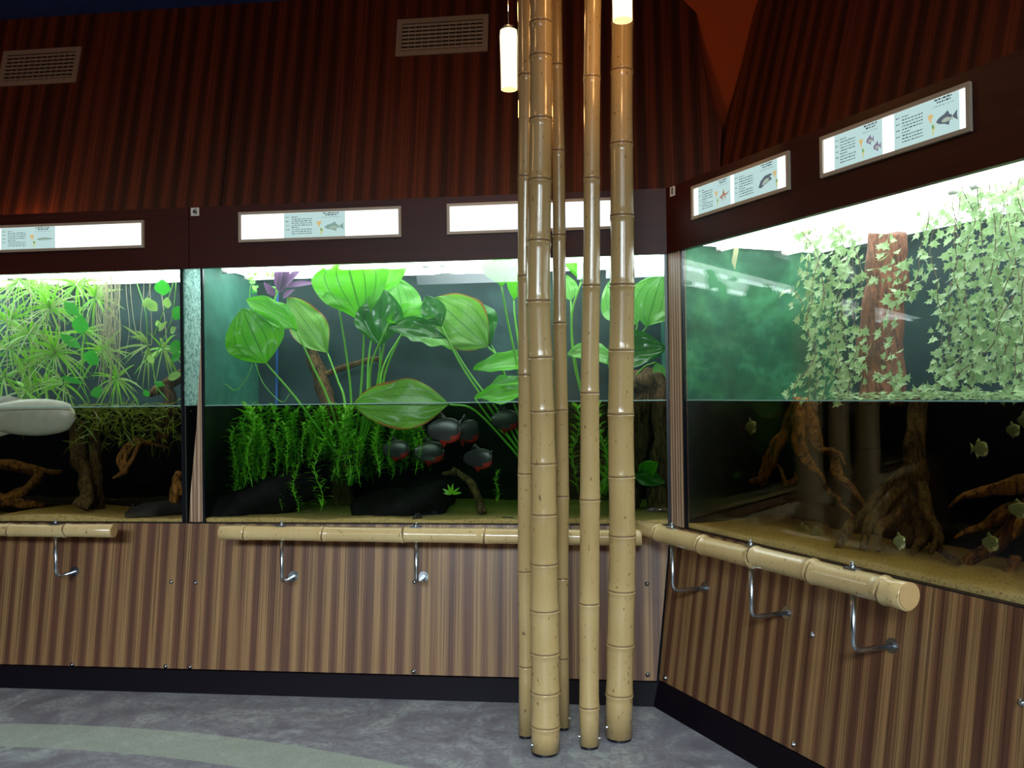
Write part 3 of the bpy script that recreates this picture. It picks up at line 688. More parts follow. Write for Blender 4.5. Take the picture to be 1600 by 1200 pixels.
# ================================================================ PENDANTS
def pendant(cx, top, bot, w_, Y, lab, en):
    a, b = deep(cx, top, Y), deep(cx, bot, Y); r = w_ / 2 * Y / F_PX
    t = thing('pendant_lamp', lab, 'lamp', FW, (a.x, Y, a.z), 'glowing pendant lamps')
    q = MB(); n = 10; q.tube([(a.x, Y, lerp(a.z, b.z, k / n)) for k in range(n + 1)], [r * (1.0 if k else .93) * (1 - .10 * math.sin(math.pi * k / n * .5)) for k in range(n + 1)], 28, False)
    part('shade', q, M_SHADEB, t, True)
    q = MB(); q.tube([(a.x, Y, a.z), (a.x, Y, a.z + .015)], r * .8, 20); part('shade_cap', q, M_STEEL, t, True)
    q = MB(); q.tube([(a.x, Y, b.z), (a.x, Y, b.z + .004)], r * .86, 20); part('lower_diffuser', q, M_SHADE, t, True)
    q = MB(); q.tube([(a.x, Y, a.z + .01), (a.x, Y, Z_CL)], .0018, 6); part('cord', q, M_STEEL, t, True)
    for k in (0, 1):
        l = bpy.data.lights.new('pendant_light', 'POINT'); l.energy = en / 2; l.color = (1, .5, .17); l.shadow_soft_size = r
        o = bpy.data.objects.new('pendant_light', l); C.objects.link(o); o.location = (a.x, Y, (b.z - .09, a.z + .09)[k])
pendant(794.5, 48, 140, 28, 4.18, 'cylindrical glowing pendant lamp left of the bamboo cluster', 5.5)
pendant(971.5, -60, 32, 34, 3.5, 'glowing pendant lamp cut by the top edge, in front of the thick darker pole', 4.5)
# small uplight standing on the fascia ledge, out of sight, whose glow is seen on the veneer at far left
p_ = hup(FB, 52, 345); t_ = thing('ledge_uplight', 'small warm uplight on the ledge behind the left fascia', 'lamp', FB, (p_.x, p_.y - .12, Z_FT))
q = MB(); q.tube([(p_.x, p_.y - .12, Z_FT - .008), (p_.x, p_.y - .12, Z_FT + .03)], [.03, .035], 16); part('body', q, M_STEEL, t_, True)
q = MB(); q.tube([(p_.x, p_.y - .12, Z_FT + .03), (p_.x, p_.y - .12, Z_FT + .033)], .03, 16); part('lens', q, M_SHADE, t_)
l = bpy.data.lights.new('uplight_light', 'POINT'); l.energy = 1.6; l.color = (1, .42, .12); l.shadow_soft_size = .04
o = bpy.data.objects.new('uplight_light', l); C.objects.link(o); o.matrix_world = FB @ Matrix.Translation((p_.x, p_.y - .13, Z_FT + .07))

# ================================================================ PLANT BUILDERS
rnd = random.Random(11)
ORD = ['first', 'second', 'third', 'fourth', 'fifth', 'sixth', 'seventh', 'eighth', 'ninth', 'tenth', 'eleventh', 'twelfth', 'thirteenth', 'fourteenth', 'fifteenth', 'sixteenth', 'seventeenth']
def mpp(fr, p): return (fr @ Vector(p)).y / F_PX           # metres per photo pixel at a point
def prof_ovate(u): return math.sin(math.pi / 2 * u / .44) ** .95 if u < .44 else max(0, math.cos((u - .44) / .56 * math.pi / 2)) ** .8
def prof_fan(u): return math.sin(math.pi / 2 * u / .8) ** 1.15 if u < .8 else max(0, math.cos((u - .8) / .2 * math.pi / 2)) ** .5
def prof_lance(u): return math.sin(math.pi * min(1, u) ** .8) ** .8 if 0 < u < 1 else 0
def blade(q, base, tip, W, nrm, cup=.15, bend=.1, prof=prof_ovate, nu=12, nv=8, wave=.0, seed=0., twist=0.):
    base, tip, nrm = Vector(base), Vector(tip), Vector(nrm).normalized(); ax = tip - base; L = ax.length
    side = ax.cross(nrm).normalized(); nn = side.cross(ax).normalized(); rows = []
    for i in range(nu + 1):
        u = i / nu; w_ = W / 2 * prof(u); tw = twist * u
        s2 = side * math.cos(tw) + nn * math.sin(tw); n2 = nn * math.cos(tw) - side * math.sin(tw)
        c = base + ax * u + nn * (bend * L * math.sin(math.pi * u * .9)); row = []
        for j in range(nv + 1):
            v = j / nv * 2 - 1
            z = cup * W / 2 * abs(v) ** 1.6 * (prof(u) ** .5 if w_ else 0) + wave * W * noise.noise(Vector((u * 4 + seed, v * 2.2, seed))) * abs(v)
            row.append(q.vert(c + s2 * (w_ * v) + n2 * z, ((v + 1) / 2, u)))
        rows.append(row)
    for a, b in zip(rows, rows[1:]):
        for j in range(nv): q.face(a[j], a[j+1], b[j+1], b[j])
def thin_blade(q, base, d, up, L, W, droop, n=6):
    """long narrow arching leaf"""
    base = Vector(base); d = Vector(d).normalized(); side = d.cross(Vector(up)); side = side.normalized() if side.length > 1e-3 else Vector((1, 0, 0)); pr = None
    for i in range(n + 1):
        u = i / n; c = base + d * (L * u) + Vector((0, 0, -droop * L * u * u)); w_ = W / 2 * (min(1, u * 5 + .3) * (1 - u ** 3) + .02)
        r = [q.vert(c - side * w_, (0, u)), q.vert(c + side * w_, (1, u))]
        if pr: q.face(pr[0], pr[1], r[1], r[0])
        pr = r

# ---------------------------------------------------------------- sword plants of the middle tank
def Pm(px, py, y=.3): return hit(FB, px, py, y)
def sword_plant(crown, lab, leaves):
    cr0 = Pm(*crown); root = thing('sword_plant', lab, 'plant', FB, cr0, 'sword plants in the middle tank')
    q = MB(); q.tube([cr0 + Vector((0, 0, -.06)), cr0, cr0 + Vector((0, 0, .03))], [.012, .03, .012], 10); part('crown', q, M_STEM, root, True)
    for k, L in enumerate(leaves):
        pf = prof_fan if L[1][1] < 408 else prof_ovate
        b, t, W, yb, yt, nrm, cup, bend, mt, way = L
        pb, pt = Pm(*b, yb), Pm(*t, yt); q = MB(); w_ = W * mpp(FB, (pb + pt) / 2)
        blade(q, pb, pt, w_, nrm, cup, bend, pf, wave=.22, seed=k * 3.7, nu=18, nv=14); lf = part('leaf', q, mt, root, True)
        path = [pb] + [Pm(x, y, lerp(yb, crown[2], (i + 1) / (len(way) + 1))) for i, (x, y) in enumerate(way)] + [cr0]
        n = 14; sp = spline(path, n); q = MB(); q.tube(sp, [lerp(.0045, .0085, i / n) for i in range(n + 1)], 8); part('petiole', q, M_STEM, lf, True)
N0 = (0, -1, .25)
sword_plant((548, 742, .34), 'large sword plant at the left, its stems rising in a bunch left of the bamboo', [
    ((416, 568), (378, 482), 92, .16, .12, (.25, -1, .35), .10, .05, M_LEAF, [(470, 632)]),
    ((464, 518), (384, 468), 46, .22, .18, (.1, -1, .9), .5, .02, M_LEAF, [(490, 575), (515, 630)]),
    ((529, 476), (516, 452), 58, .24, .24, (.1, -.5, 1), .3, .1, M_LEAFP, [(542, 560), (549, 630)]),
    ((512, 552), (450, 466), 58, .48, .5, (.2, -1, .2), .1, .05, M_LEAFB, [(528, 595), (539, 630)]),
    ((569, 508), (541, 404), 122, .28, .2, (.1, -1, .3), .12, .05, M_LEAF, [(567, 560), (562, 630)]),
    ((590, 470), (618, 398), 70, .42, .42, (-.1, -1, .2), .12, .05, M_LEAF, [(576, 560), (572, 630)]),
    ((634, 512), (618, 434), 66, .5, .55, (0, -1, .2), .1, -.05, M_LEAFP, [(600, 570), (588, 630)]),
    ((606, 505), (694, 482), 62, .24, .22, (.0, -.75, .9), .55, -.12, M_LEAF, [(596, 560), (583, 630)]),
    ((594, 542), (600, 452), 78, .26, .3, (0, -1, .5), .18, .10, M_LEAFD, [(592, 590), (582, 630)]),
    ((604, 512), (699, 532), 36, .18, .16, (0, -.9, .6), .3, .14, M_LEAFD, [(580, 570), (575, 630)]),
    ((627, 524), (706, 546), 40, .28, .24, (.1, -.45, 1), .15, .05, M_LEAFP, [(606, 570), (590, 630)]),
])
sword_plant((842, 752, .38), 'sword plant behind the left bamboo poles with a browned leaf floating on the water', [
    ((762, 542), (678, 466), 88, .34, .4, (-.1, -1, .25), .14, .06, M_LEAFB, [(778, 562), (806, 640)]),
    ((768, 540), (716, 480), 80, .5, .55, (-.1, -1, .2), .1, .05, M_LEAFD, [(785, 575), (812, 660)]),
    ((704, 536), (660, 470), 54, .42, .42, (.2, -1, .2), .1, .05, M_LEAF, [(735, 585), (790, 660)]),
    ((702, 632), (552, 633), 82, .09, .05, (.0, -1, .22), .06, .04, M_LEAFB, [(740, 640), (790, 690)]),
    ((784, 449), (781, 404), 58, .2, .17, (0, -1, -.35), .10, .05, M_LEAF, [(793, 500), (812, 590)]),
    ((803, 470), (822, 404), 60, .4, .36, (0, -1, .3), .12, .05, M_LEAF, [(805, 500), (818, 590)]),
    ((846, 570), (740, 581), 46, .35, .3, (.1, -.7, .8), .25, .08, M_LEAF, [(848, 640)]),
    ((742, 622), (838, 604), 40, .16, .2, (-.1, -.8, .7), .4, -.08, M_LEAF, [(770, 660), (800, 690)]),
    ((760, 606), (836, 596), 38, .26, .3, (-.1, -.5, 1), .1, .08, M_LEAFP, [(800, 660)]),
    ((690, 510), (664, 462), 40, .2, .2, (.1, -1, .2), .1, .05, M_LEAFD, [(720, 570), (760, 630), (800, 690)]),
])
sword_plant((945, 756, .4), 'sword plant seen between and right of the bamboo poles', [
    ((908, 440), (893, 368), 60, .34, .3, (0, -1, .3), .12, .05, M_LEAF, [(893, 500), (905, 600)]),
    ((1011, 510), (1036, 428), 84, .3, .26, (-.2, -1, .3), .22, .06, M_LEAFP, [(995, 535), (965, 620)]),
    ((996, 506), (950, 440), 78, .4, .42, (0, -1, .3), .14, .05, M_LEAFP, [(985, 560), (960, 640)]),
    ((970, 568), (886, 556), 50, .24, .2, (0, -.7, .8), .25, .1, M_LEAFP, [(965, 620)]),
    ((950, 560), (1042, 545), 62, .2, .16, (.1, -1, .4), .3, .12, M_LEAFD, [(955, 620)]),
    ((1024, 566), (1040, 606), 22, .3, .28, (0, -1, .1), .2, .0, M_LEAFP, [(1000, 580), (960, 640)]),
    ((892, 470), (884, 430), 30, .45, .45, (0, -1, .3), .12, .05, M_LEAFP, [(896, 560), (920, 660)]),
    ((1000, 745), (1028, 722), 30, .3, .2, (0, -1, .3), .12, .05, M_LEAF, [(975, 752)]),
    ((990, 742), (1040, 755), 26, .3, .2, (0, -1, .3), .12, .05, M_LEAFD, [(970, 755)]),
])
# ---------------------------------------------------------------- bushy weed under water
def weed_proto(k, mat):
    r = random.Random(40 + k); root = thing('water_weed', 'x', 'water plant', FB, (0, 0, 0)); H_ = .42; n = 15
    st = [Vector((.022 * math.sin(i * .5 + k), .02 * math.cos(i * .4 + k * 2), H_ * i / n)) for i in range(n + 1)]
    q = MB(); q.tube(st, [.0028] * n + [.001], 5); part('stem', q, M_STEM, root, True)
    q = MB()
    for i in range(1, n + 1):
        for s in range(5 if i > 4 else 3):
            a = s * math.pi / 2 + i * .9 + k + r.uniform(-.4, .4); d = Vector((math.cos(a), math.sin(a), r.uniform(-.1, .8))).normalized()
            L = r.uniform(.045, .08); blade(q, st[i], st[i] + d * L, L * .25, Vector((-d.x * .5, -d.y * .5, 1)), .2, .15, prof_lance, 4, 2)
    part('foliage', q, mat, root, True); return root
def dup(root, fr, loc, sc, rz, label, group, name=None):
    c = root.copy(); C.objects.link(c); c.matrix_world = fr @ Matrix.Translation(Vector(loc)) @ Matrix.Rotation(rz, 4, 'Z') @ Matrix.Scale(sc, 4)
    c['label'] = label
    if group: c['group'] = group
    for ch in list(root.children):
        d = ch.copy(); C.objects.link(d); d.parent = c
        for g in list(ch.children):
            e = g.copy(); C.objects.link(e); e.parent = d
    return c
wp = [weed_proto(k, M_WEED) for k in range(6)]
spots = []
for k in range(70): spots.append((rnd.uniform(368, 520), None, rnd.uniform(.1, .6)))
for k in range(62): spots.append((rnd.uniform(520, 676), None, rnd.uniform(.12, .6)))
used = set()
for k, (x, _, y) in enumerate(spots):
    if x < 520: bot = lerp(775, 715, (x - 368) / 152) + rnd.uniform(-20, 4)
    else: bot = lerp(768, 738, (x - 520) / 152) + rnd.uniform(-26, 2)
    top = 640 + rnd.random() ** 1.8 * 56 + (25 if x < 385 or x > 650 else 0)
    b, t = Pm(x, bot, y), Pm(x, top, y); h = t.z - b.z
    lab = 'leafy green underwater weed stem in the dense clump left of the bamboo'
    dup(wp[k % 6], FB, b, h / .42, rnd.uniform(0, 6.2), lab, 'weed stems in the submerged clump')
for k, (x, bot, top, y, lab) in enumerate([(499, 800, 690, .1, 'separate weed stem rooted in the sand in front of the clump'), (462, 802, 730, .09, 'pale weed stem rooted in sand left of the taller front stem'),
        (440, 798, 745, .12, 'short weed stem at the left of the front stems'), (777, 786, 736, .14, 'small weed sprig on the sand left of the bamboo poles'),
        (900, 770, 640, .3, 'weed stem seen between the slender and the medium bamboo poles'), (942, 790, 640, .2, 'weed stem seen in the gap left of the thick right bamboo pole')]):
    b, t = Pm(x, bot, y), Pm(x, top, y); dup(wp[k % 6], FB, b, (t.z - b.z) / .42, k, lab, 'weed stems on the sand')
for r_ in wp:
    for ch in list(r_.children): bpy.data.objects.remove(ch)
    bpy.data.objects.remove(r_)
p = Pm(706, 772, .16); t = thing('plantlet', 'small rosette plantlet on the dark bottom, in front of the fish shoal', 'water plant', FB, p)
for k, (dx, dz) in enumerate(((-.05, .03), (-.02, .055), (.01, .06), (.045, .035), (.055, .008), (-.045, .005))):
    q = MB(); blade(q, p, p + Vector((dx, -.01, dz)), .014, N0, .2, .1, prof_lance, 6, 2); part('leaf', q, M_WEED, t, True)

# ---------------------------------------------------------------- hanging things of the middle tank
t = thing('purple_creeper', 'purple leaved creeper hanging from the hood at the left of the middle tank', 'plant', FB, Pm(430, 400, .3))
q = MB(); q.tube(spline([Pm(440, 395, .3), Pm(436, 440, .3), Pm(428, 474, .28)], 10), [.010] * 8 + [.006] * 3, 8); part('stem', q, M_STEM, t, True)
for b, tp, W in (((434, 455), (446, 396), 15), ((440, 458), (460, 400), 14), ((444, 448), (496, 443), 10), ((438, 455), (478, 415), 12), ((436, 458), (452, 408), 12), ((430, 462), (412, 440), 12), ((442, 466), (462, 452), 9)):
    q = MB(); a, b2 = Pm(*b, .28), Pm(*tp, rnd.uniform(.2, .34)); blade(q, a, b2, W * mpp(FB, a), N0, .3, .1, prof_lance, 8, 4); part('leaf', q, M_PURP, t, True)
t = thing('trailing_creeper', 'small pale green creeper hanging left of the purple leaves', 'plant', FB, Pm(400, 400, .3))
q = MB(); q.tube(spline([Pm(404, 392, .3), Pm(398, 430, .28), Pm(390, 462, .26), Pm(396, 560, .22), Pm(372, 608, .2), Pm(352, 600, .2)], 30), .0022, 6)
part('stem', q, M_STEM, t, True)
q = MB(); q.tube(spline([Pm(396, 560, .22), Pm(412, 600, .18), Pm(440, 628, .17), Pm(452, 616, .16)], 20), .0022, 6); part('stem', q, M_STEM, t, True)
for k in range(26):
    x, y = rnd.uniform(388, 432), rnd.uniform(402, 458); a = Pm(x, y, rnd.uniform(.22, .36)); an = rnd.uniform(0, 6.3); q = MB()
    blade(q, a, a + Vector((math.cos(an), rnd.uniform(-.4, .4), math.sin(an))) * .04, .022, (rnd.uniform(-.5, .5), -1, rnd.uniform(-.3, .8)), .2, .1, prof_lance, 5, 2); part('leaf', q, (M_POTHP, M_LEAFP, M_POTH)[k % 3], t, True)
q = MB(); q.tube([Pm(434, 400, .7), Pm(432, 640, .7)], .008, 10); single('blue_pipe', q, plain('blue_plastic', srgb(40, 90, 170), .3), FB, Pm(432, 640, .7), 'thin blue upright pipe at the back of the middle tank', 'pipe')
q = MB(); a, b = Pm(352, 405, .5), Pm(338, 634, .5); q.slab([a, a + Vector((.02, 0, 0)), b + Vector((.02, 0, 0)), b], (0, .004, 0)); single('plastic_strip', q, M_WHITE, FB, b, 'pale narrow strip against the left end of the middle tank', 'strip')

# ---------------------------------------------------------------- driftwood
M_DARKW = wood_root('blackened_wood', srgb(12, 11, 10), srgb(3, 3, 3))
def wood(fr, name, lab, cat, mat, limbs, smooth=True, seg=12, lump=.28, parts=False):
    P0 = hit(fr, *limbs[0][0][0]); q = MB()
    for k, (pts, rad) in enumerate(limbs):
        P = [hit(fr, x, y, d) for x, y, d in pts]; n = max(10, 8 * (len(P) - 1)); sp = spline(P, n); rr = []
        for i in range(n + 1):
            f = i / n * (len(rad) - 1); j = min(int(f), len(rad) - 2); rr.append(lerp(rad[j], rad[j+1], f - j) * mpp(fr, sp[i]))
        sp = [s + Vector((noise.noise(s * 9), noise.noise(s * 9 + Vector((9, 0, 0))), noise.noise(s * 9 + Vector((0, 7, 0))))) * .018 for s in sp]
        q.tube(sp, rr, seg, True, None, lump, k * 2.3)
    return single(name, q, mat, fr, P0, lab, cat, smooth=smooth)
wood(FB, 'driftwood', 'upright rough driftwood stump behind the sword plant stems', 'driftwood', M_ROOTD, [([(470, 505, .6), (490, 560, .58), (512, 625, .55), (530, 700, .5), (535, 800, .5)], [7, 10, 12, 14, 18]), ([(500, 590, .58), (585, 560, .6), (600, 590, .6)], [5, 4, 2])])
wood(FB, 'driftwood', 'dark driftwood lump at the water line by the right end of the middle tank', 'driftwood', M_ROOTD, [([(985, 600, .4), (1005, 598, .36), (1028, 604, .3), (1040, 640, .26), (1036, 800, .3)], [14, 24, 22, 18, 20]), ([(1010, 612, .36), (1000, 690, .4), (985, 790, .45)], [16, 14, 12])])
wood(FB, 'driftwood', 'dim forked driftwood leaning below the fish shoal', 'driftwood', M_ROOTD, [([(705, 735, .3), (730, 750, .28), (745, 780, .2), (757, 800, .12)], [4, 6, 6, 7]), ([(690, 742, .32), (716, 738, .3)], [3, 5])])
wood(FB, 'driftwood', 'dark sloping log across the lower left of the submerged clump', 'driftwood', M_DARKW, [([(322, 818, .17), (380, 796, .18), (440, 768, .2), (505, 752, .3)], [24, 32, 32, 14])])
wood(FB, 'driftwood', 'dark sloping log below the right half of the submerged clump', 'driftwood', M_DARKW, [([(555, 812, .2), (620, 796, .2), (672, 776, .24), (700, 764, .3)], [26, 32, 30, 16])])
wood(FB, 'driftwood', 'dark branch above the water at the right end of the left tank', 'driftwood', M_ROOTD, [([(232, 618, .3), (252, 606, .3), (275, 590, .32), (292, 578, .34)], [5, 9, 9, 7]), ([(258, 600, .3), (268, 628, .3), (255, 690, .34)], [6, 9, 11])])
wood(FB, 'driftwood', 'golden splintered root hanging in the middle of the left tank', 'driftwood', M_ROOT, [([(208, 695, .25), (192, 712, .22), (193, 735, .2), (176, 748, .2)], [5, 9, 6, 1.5]), ([(222, 692, .25), (206, 722, .2), (190, 740, .2)], [3, 4, 2]), ([(208, 695, .25), (222, 690, .3), (262, 698, .4)], [5, 4, 2])])
wood(FB, 'driftwood', 'upright dark root with rounded foot standing on the sand of the left tank', 'driftwood', M_ROOTD, [([(118, 660, .45), (122, 700, .4), (132, 740, .3), (138, 775, .2), (128, 796, .16)], [8, 12, 10, 11, 13]), ([(152, 640, .4), (150, 700, .35), (150, 796, .3)], [6, 8, 11])])
wood(FB, 'driftwood', 'golden knotty chunk beside the right end of the left tank', 'driftwood', M_ROOT, [([(280, 735, .2), (274, 760, .16), (270, 788, .14)], [4, 9, 7]), ([(276, 745, .16), (284, 775, .16)], [5, 5])])
wood(FB, 'driftwood', 'black log lying on the sand at the right of the left tank', 'driftwood', plain('black_wood', srgb(14, 12, 10), .8, noise_amt=.2), [([(198, 808, .08), (225, 800, .1), (255, 796, .14), (288, 790, .2)], [6, 13, 14, 12]), ([(205, 802, .1), (208, 786, .12)], [5, 2])])
wood(FB, 'driftwood', 'brown arching root at the far left above the sand', 'driftwood', M_ROOT, [([(-40, 735, .5), (10, 727, .45), (60, 740, .4), (40, 765, .35), (0, 785, .3)], [8, 9, 8, 7, 10]), ([(20, 730, .45), (95, 735, .4)], [6, 3]), ([(-20, 770, .35), (30, 788, .3), (70, 792, .35)], [8, 7, 4])])
# roots of the right tank
wood(FR, 'root_stump', 'amber forked root hanging under the water at the left of the right tank', 'root', M_ROOT, [
    ([(1246, 626, .55), (1232, 665, .55), (1212, 705, .5), (1196, 742, .45), (1192, 760, .42)], [10, 10, 10, 9, 4]),
    ([(1255, 626, .55), (1250, 665, .5), (1255, 705, .45), (1275, 735, .4), (1288, 755, .38)], [16, 14, 9, 5, 1.5]),
    ([(1262, 630, .55), (1275, 680, .5), (1288, 705, .45), (1312, 708, .4), (1326, 727, .38)], [12, 9, 5, 3, 1]),
    ([(1194, 750, .42), (1175, 752, .4), (1154, 759, .38)], [5, 3, 1]), ([(1215, 728, .45), (1230, 752, .42), (1241, 750, .42), (1241, 738, .42)], [2, 4, 4, 1]),
    ([(1290, 760, .4), (1310, 782, .36), (1334, 806, .3)], [3, 3, 1.5]), ([(1300, 712, .45), (1306, 740, .4), (1330, 765, .38), (1352, 790, .35)], [6, 8, 4, 2])], lump=.4)
wood(FR, 'root_stump', 'tall buttressed root stump in the centre of the right tank', 'root', M_ROOTD, [
    ([(1436, 615, .5), (1430, 680, .45), (1425, 740, .42), (1425, 800, .4), (1430, 850, .35)], [12, 14, 18, 24, 20]),
    ([(1418, 730, .4), (1395, 752, .36), (1360, 790, .28), (1325, 825, .2), (1304, 862, .14)], [10, 8, 7, 8, 5]),
    ([(1415, 755, .38), (1385, 790, .3), (1355, 820, .22), (1350, 855, .16)], [9, 9, 8, 5]), ([(1420, 780, .36), (1398, 810, .28), (1376, 830, .2), (1372, 862, .16)], [9, 9, 7, 4]),
    ([(1440, 760, .38), (1448, 800, .32), (1462, 835, .26), (1450, 868, .2)], [8, 9, 8, 4]), ([(1412, 742, .38), (1395, 755, .36), (1376, 757, .36)], [5, 4, 1.5]),
    ([(1432, 800, .36), (1440, 840, .3), (1430, 862, .22)], [9, 8, 5]), ([(1455, 850, .28), (1482, 868, .24), (1500, 876, .22)], [5, 5, 6])], lump=.3)
wood(FR, 'driftwood', 'spreading driftwood branches at the right edge of the right tank', 'driftwood', M_ROOT, [
    ([(1640, 735, .5), (1590, 752, .4), (1540, 768, .35), (1505, 775, .3), (1480, 792, .28)], [12, 14, 8, 4, 1.5]),
    ([(1640, 790, .5), (1570, 800, .4), (1530, 822, .34), (1488, 842, .28)], [14, 10, 6, 1.5]), ([(1600, 800, .4), (1590, 822, .34), (1584, 842, .3)], [8, 6, 2]),
    ([(1620, 745, .45), (1600, 790, .42), (1560, 850, .4), (1510, 878, .3)], [10, 12, 12, 8]), ([(1590, 870, .36), (1576, 892, .3)], [8, 5])], lump=.35)
wood(FR, 'dark_ledge', 'added low black shape standing for the shade at the back of the right tank', 'rock', plain('rear_shade_black', srgb(16, 15, 12), .8, noise_amt=.25), [([(1225, 812, .62), (1330, 832, .62), (1440, 848, .62), (1600, 868, .62), (1700, 880, .62)], [24, 34, 36, 38, 38])], seg=16, lump=.35)  # dark shape added to imitate shade over the rear sand
wood(FB, 'dark_ledge', 'low dark rock ledge along the back of the left tank', 'rock', plain('brown_rock', srgb(40, 32, 20), .8, noise_amt=.25), [([(-60, 788, .5), (60, 790, .52), (160, 790, .5), (284, 790, .5)], [12, 14, 12, 12])], seg=14, lump=.3)
wood(FR, 'tree_trunk', 'reddish brown tree trunk hanging from the hood behind the ivy', 'trunk', M_TRUNK, [([(1388, 360, .62), (1383, 405, .62), (1381, 460, .62), (1378, 540, .62), (1378, 634, .62)], [29, 30, 31, 33, 33])], seg=22, lump=.08)
q = MB(); a, b = hit(FR, 1148, 378, .3), hit(FR, 1103, 634, .3); q.slab([a, a + Vector((.012, .02, 0)), b + Vector((.012, .02, 0)), b], (.004, 0, .0)); single('wooden_batten', q, plain('pale_batten', srgb(200, 200, 150), .6), FR, b, 'thin pale batten leaning across the green wall of the right tank', 'batten')

# ---------------------------------------------------------------- left tank: spider plants and pothos
def spider(cx, cy, y, n, L, W, lab, k, mat=None, stem_to=None, fan=None):
    r = random.Random(100 + k); c = Pm(cx, cy, y); t = thing('spider_plant', lab, 'plant', FB, c, 'spider plants hanging in the left tank'); q = MB(); q2 = MB(); mp = mpp(FB, c)
    for i in range(n):
        a = r.uniform(0, 2 * math.pi) if not fan else r.uniform(*fan); d = Vector((math.cos(a), r.uniform(-.75, .45), math.sin(a) * .9 + .12)); l_ = L * mp * r.uniform(.65, 1.15)
        thin_blade((q, q2)[i % 2], c + d * .006, d, (d.z * .3 - .1, -1, .4 + r.uniform(-.4, .4)), l_, W * mp * r.uniform(.7, 1.2), r.uniform(.1, .75))
    part('leaves', q, mat or M_SPID, t, True); part('leaves', q2, M_WEED if not mat else mat, t, True)
    top = stem_to or (cx + r.uniform(-12, 12), 380)
    q = MB(); q.tube(spline([c, c + Vector((.01, .02, .06)), Pm(top[0], top[1], y + .03)], 8), .0022, 5); part('stem', q, M_RHIZ, t, True)
tufts = [(30, 440, .3, 30, 58), (78, 482, .2, 26, 56), (18, 500, .35, 22, 50), (45, 522, .18, 24, 50), (86, 552, .14, 34, 48), (14, 545, .25, 22, 52), (44, 566, .3, 20, 46), (148, 465, .3, 20, 40), (120, 445, .4, 20, 44),
         (160, 548, .2, 22, 42), (182, 592, .3, 18, 40), (70, 600, .3, 14, 40), (5, 590, .2, 16, 46), (40, 612, .4, 14, 46), (132, 520, .45, 16, 44), (255, 545, .4, 14, 36), (100, 600, .25, 14, 44), (60, 450, .5, 20, 50), (-20, 470, .3, 20, 50)]
for k, (x, y, d, n, L) in enumerate(tufts):
    rest = sorted(i for i in range(19) if i not in (0, 1, 4, 7, 9, 10, 15)); rest.sort(key=lambda i: tufts[i][0])
    lab = {0: 'spider plant tuft high at the left edge under the lamp band', 1: 'spider plant with long arching leaves left of the top round leaf', 4: 'dense round spider plant tuft level with the lower round glossy leaf',
           7: 'spider plant tuft beside the hanging pale rootlets', 9: 'drooping spider plant tuft below the hanging rootlets', 10: 'small spider plant tuft near the water right of centre', 15: 'small tuft among the pothos by the right end of the left tank'}.get(k, k in rest and '%s tuft from the left in the spider plant tangle, %s' % (ORD[rest.index(k)], 'upper half' if y < 530 else 'low near the water'))
    spider(x, y, d, int(n * 1.5), L * 1.12, 3.4, lab, k)
spider(232, 540, .16, 17, 56, 3.6, 'open spider plant with long bare arching leaves pointing left', 60, M_SPID, None, (1.9, 4.9))
def pothos(lab, stem, leaves, mats):
    t = thing('pothos_vine', lab, 'plant', FB, Pm(*stem[0]), 'pothos vines in the left tank'); q = MB(); q.tube(spline([Pm(*s) for s in stem], 24), .0028, 6); part('stem', q, M_STEM, t, True)
    for i, (b, tp, W, y, nr) in enumerate(leaves):
        a, b2 = Pm(*b, y), Pm(*tp, y - .02); q = MB(); blade(q, a, b2, W * mpp(FB, a), nr, .12, .06, prof_ovate, 12, 8); part('leaf', q, mats[i % len(mats)], t, True)
pothos('vine of round glossy green leaves hanging at the centre of the left tank', [(135, 420, .15), (130, 470, .13), (130, 540, .12), (131, 600, .12), (140, 630, .13)], [
    ((128, 522), (127, 492), 29, .11, N0), ((142, 571), (147, 547), 30, .10, N0), ((123, 494), (100, 472), 17, .12, (.4, -1, .5)), ((127, 545), (92, 522), 15, .12, (.3, -1, .5)), ((131, 600), (94, 590), 10, .12, (0, -1, .6)), ((150, 604), (154, 622), 20, .10, N0)], [M_POTH])
pothos('tangled pothos vine with pale and green leaves at the right end of the left tank', [(200, 400, .3), (228, 490, .2), (232, 540, .18), (262, 470, .2), (275, 430, .22), (268, 500, .18), (242, 560, .15), (243, 600, .15), (262, 625, .15)], [
    ((256, 462), (254, 436), 27, .2, N0), ((240, 472), (222, 476), 18, .15, N0), ((246, 486), (228, 468), 17, .14, N0), ((262, 482), (262, 464), 15, .15, N0), ((272, 500), (284, 478), 20, .2, N0), ((264, 540), (288, 545), 22, .2, N0),
    ((240, 568), (232, 554), 11, .12, N0), ((258, 602), (240, 598), 9, .12, N0), ((266, 520), (276, 512), 12, .15, N0), ((262, 592), (286, 584), 14, .2, N0), ((250, 512), (246, 500), 10, .2, N0), ((232, 620), (226, 608), 10, .2, N0), ((268, 564), (284, 552), 14, .1, N0), ((248, 518), (262, 502), 9, .12, N0)], [M_POTH, M_POTHP, M_POTHP, M_POTHP, M_POTH, M_POTH, M_POTHP])
q = MB(); p0 = Pm(170, 395, .25)
for k in range(44):
    x = rnd.uniform(148, 186) if k < 36 else rnd.uniform(186, 262); y = rnd.uniform(.12, .4); bot = rnd.uniform(520, 622) if k < 36 else rnd.uniform(430, 560)
    q.tube(spline([Pm(x, 398, y), Pm(x + rnd.uniform(-4, 6), lerp(398, bot, .35), y), Pm(x + rnd.uniform(-8, 10), lerp(398, bot, .7), y), Pm(x + rnd.uniform(-8, 14), bot, y)], 12), .0016, 4)
single('aerial_rootlets', q, M_RHIZ, FB, p0, 'pale stringy rootlets hanging from the hood right of the round leaf vine', 'roots', smooth=True, kind='stuff')
q = MB(); p0 = Pm(200, 640, .2)
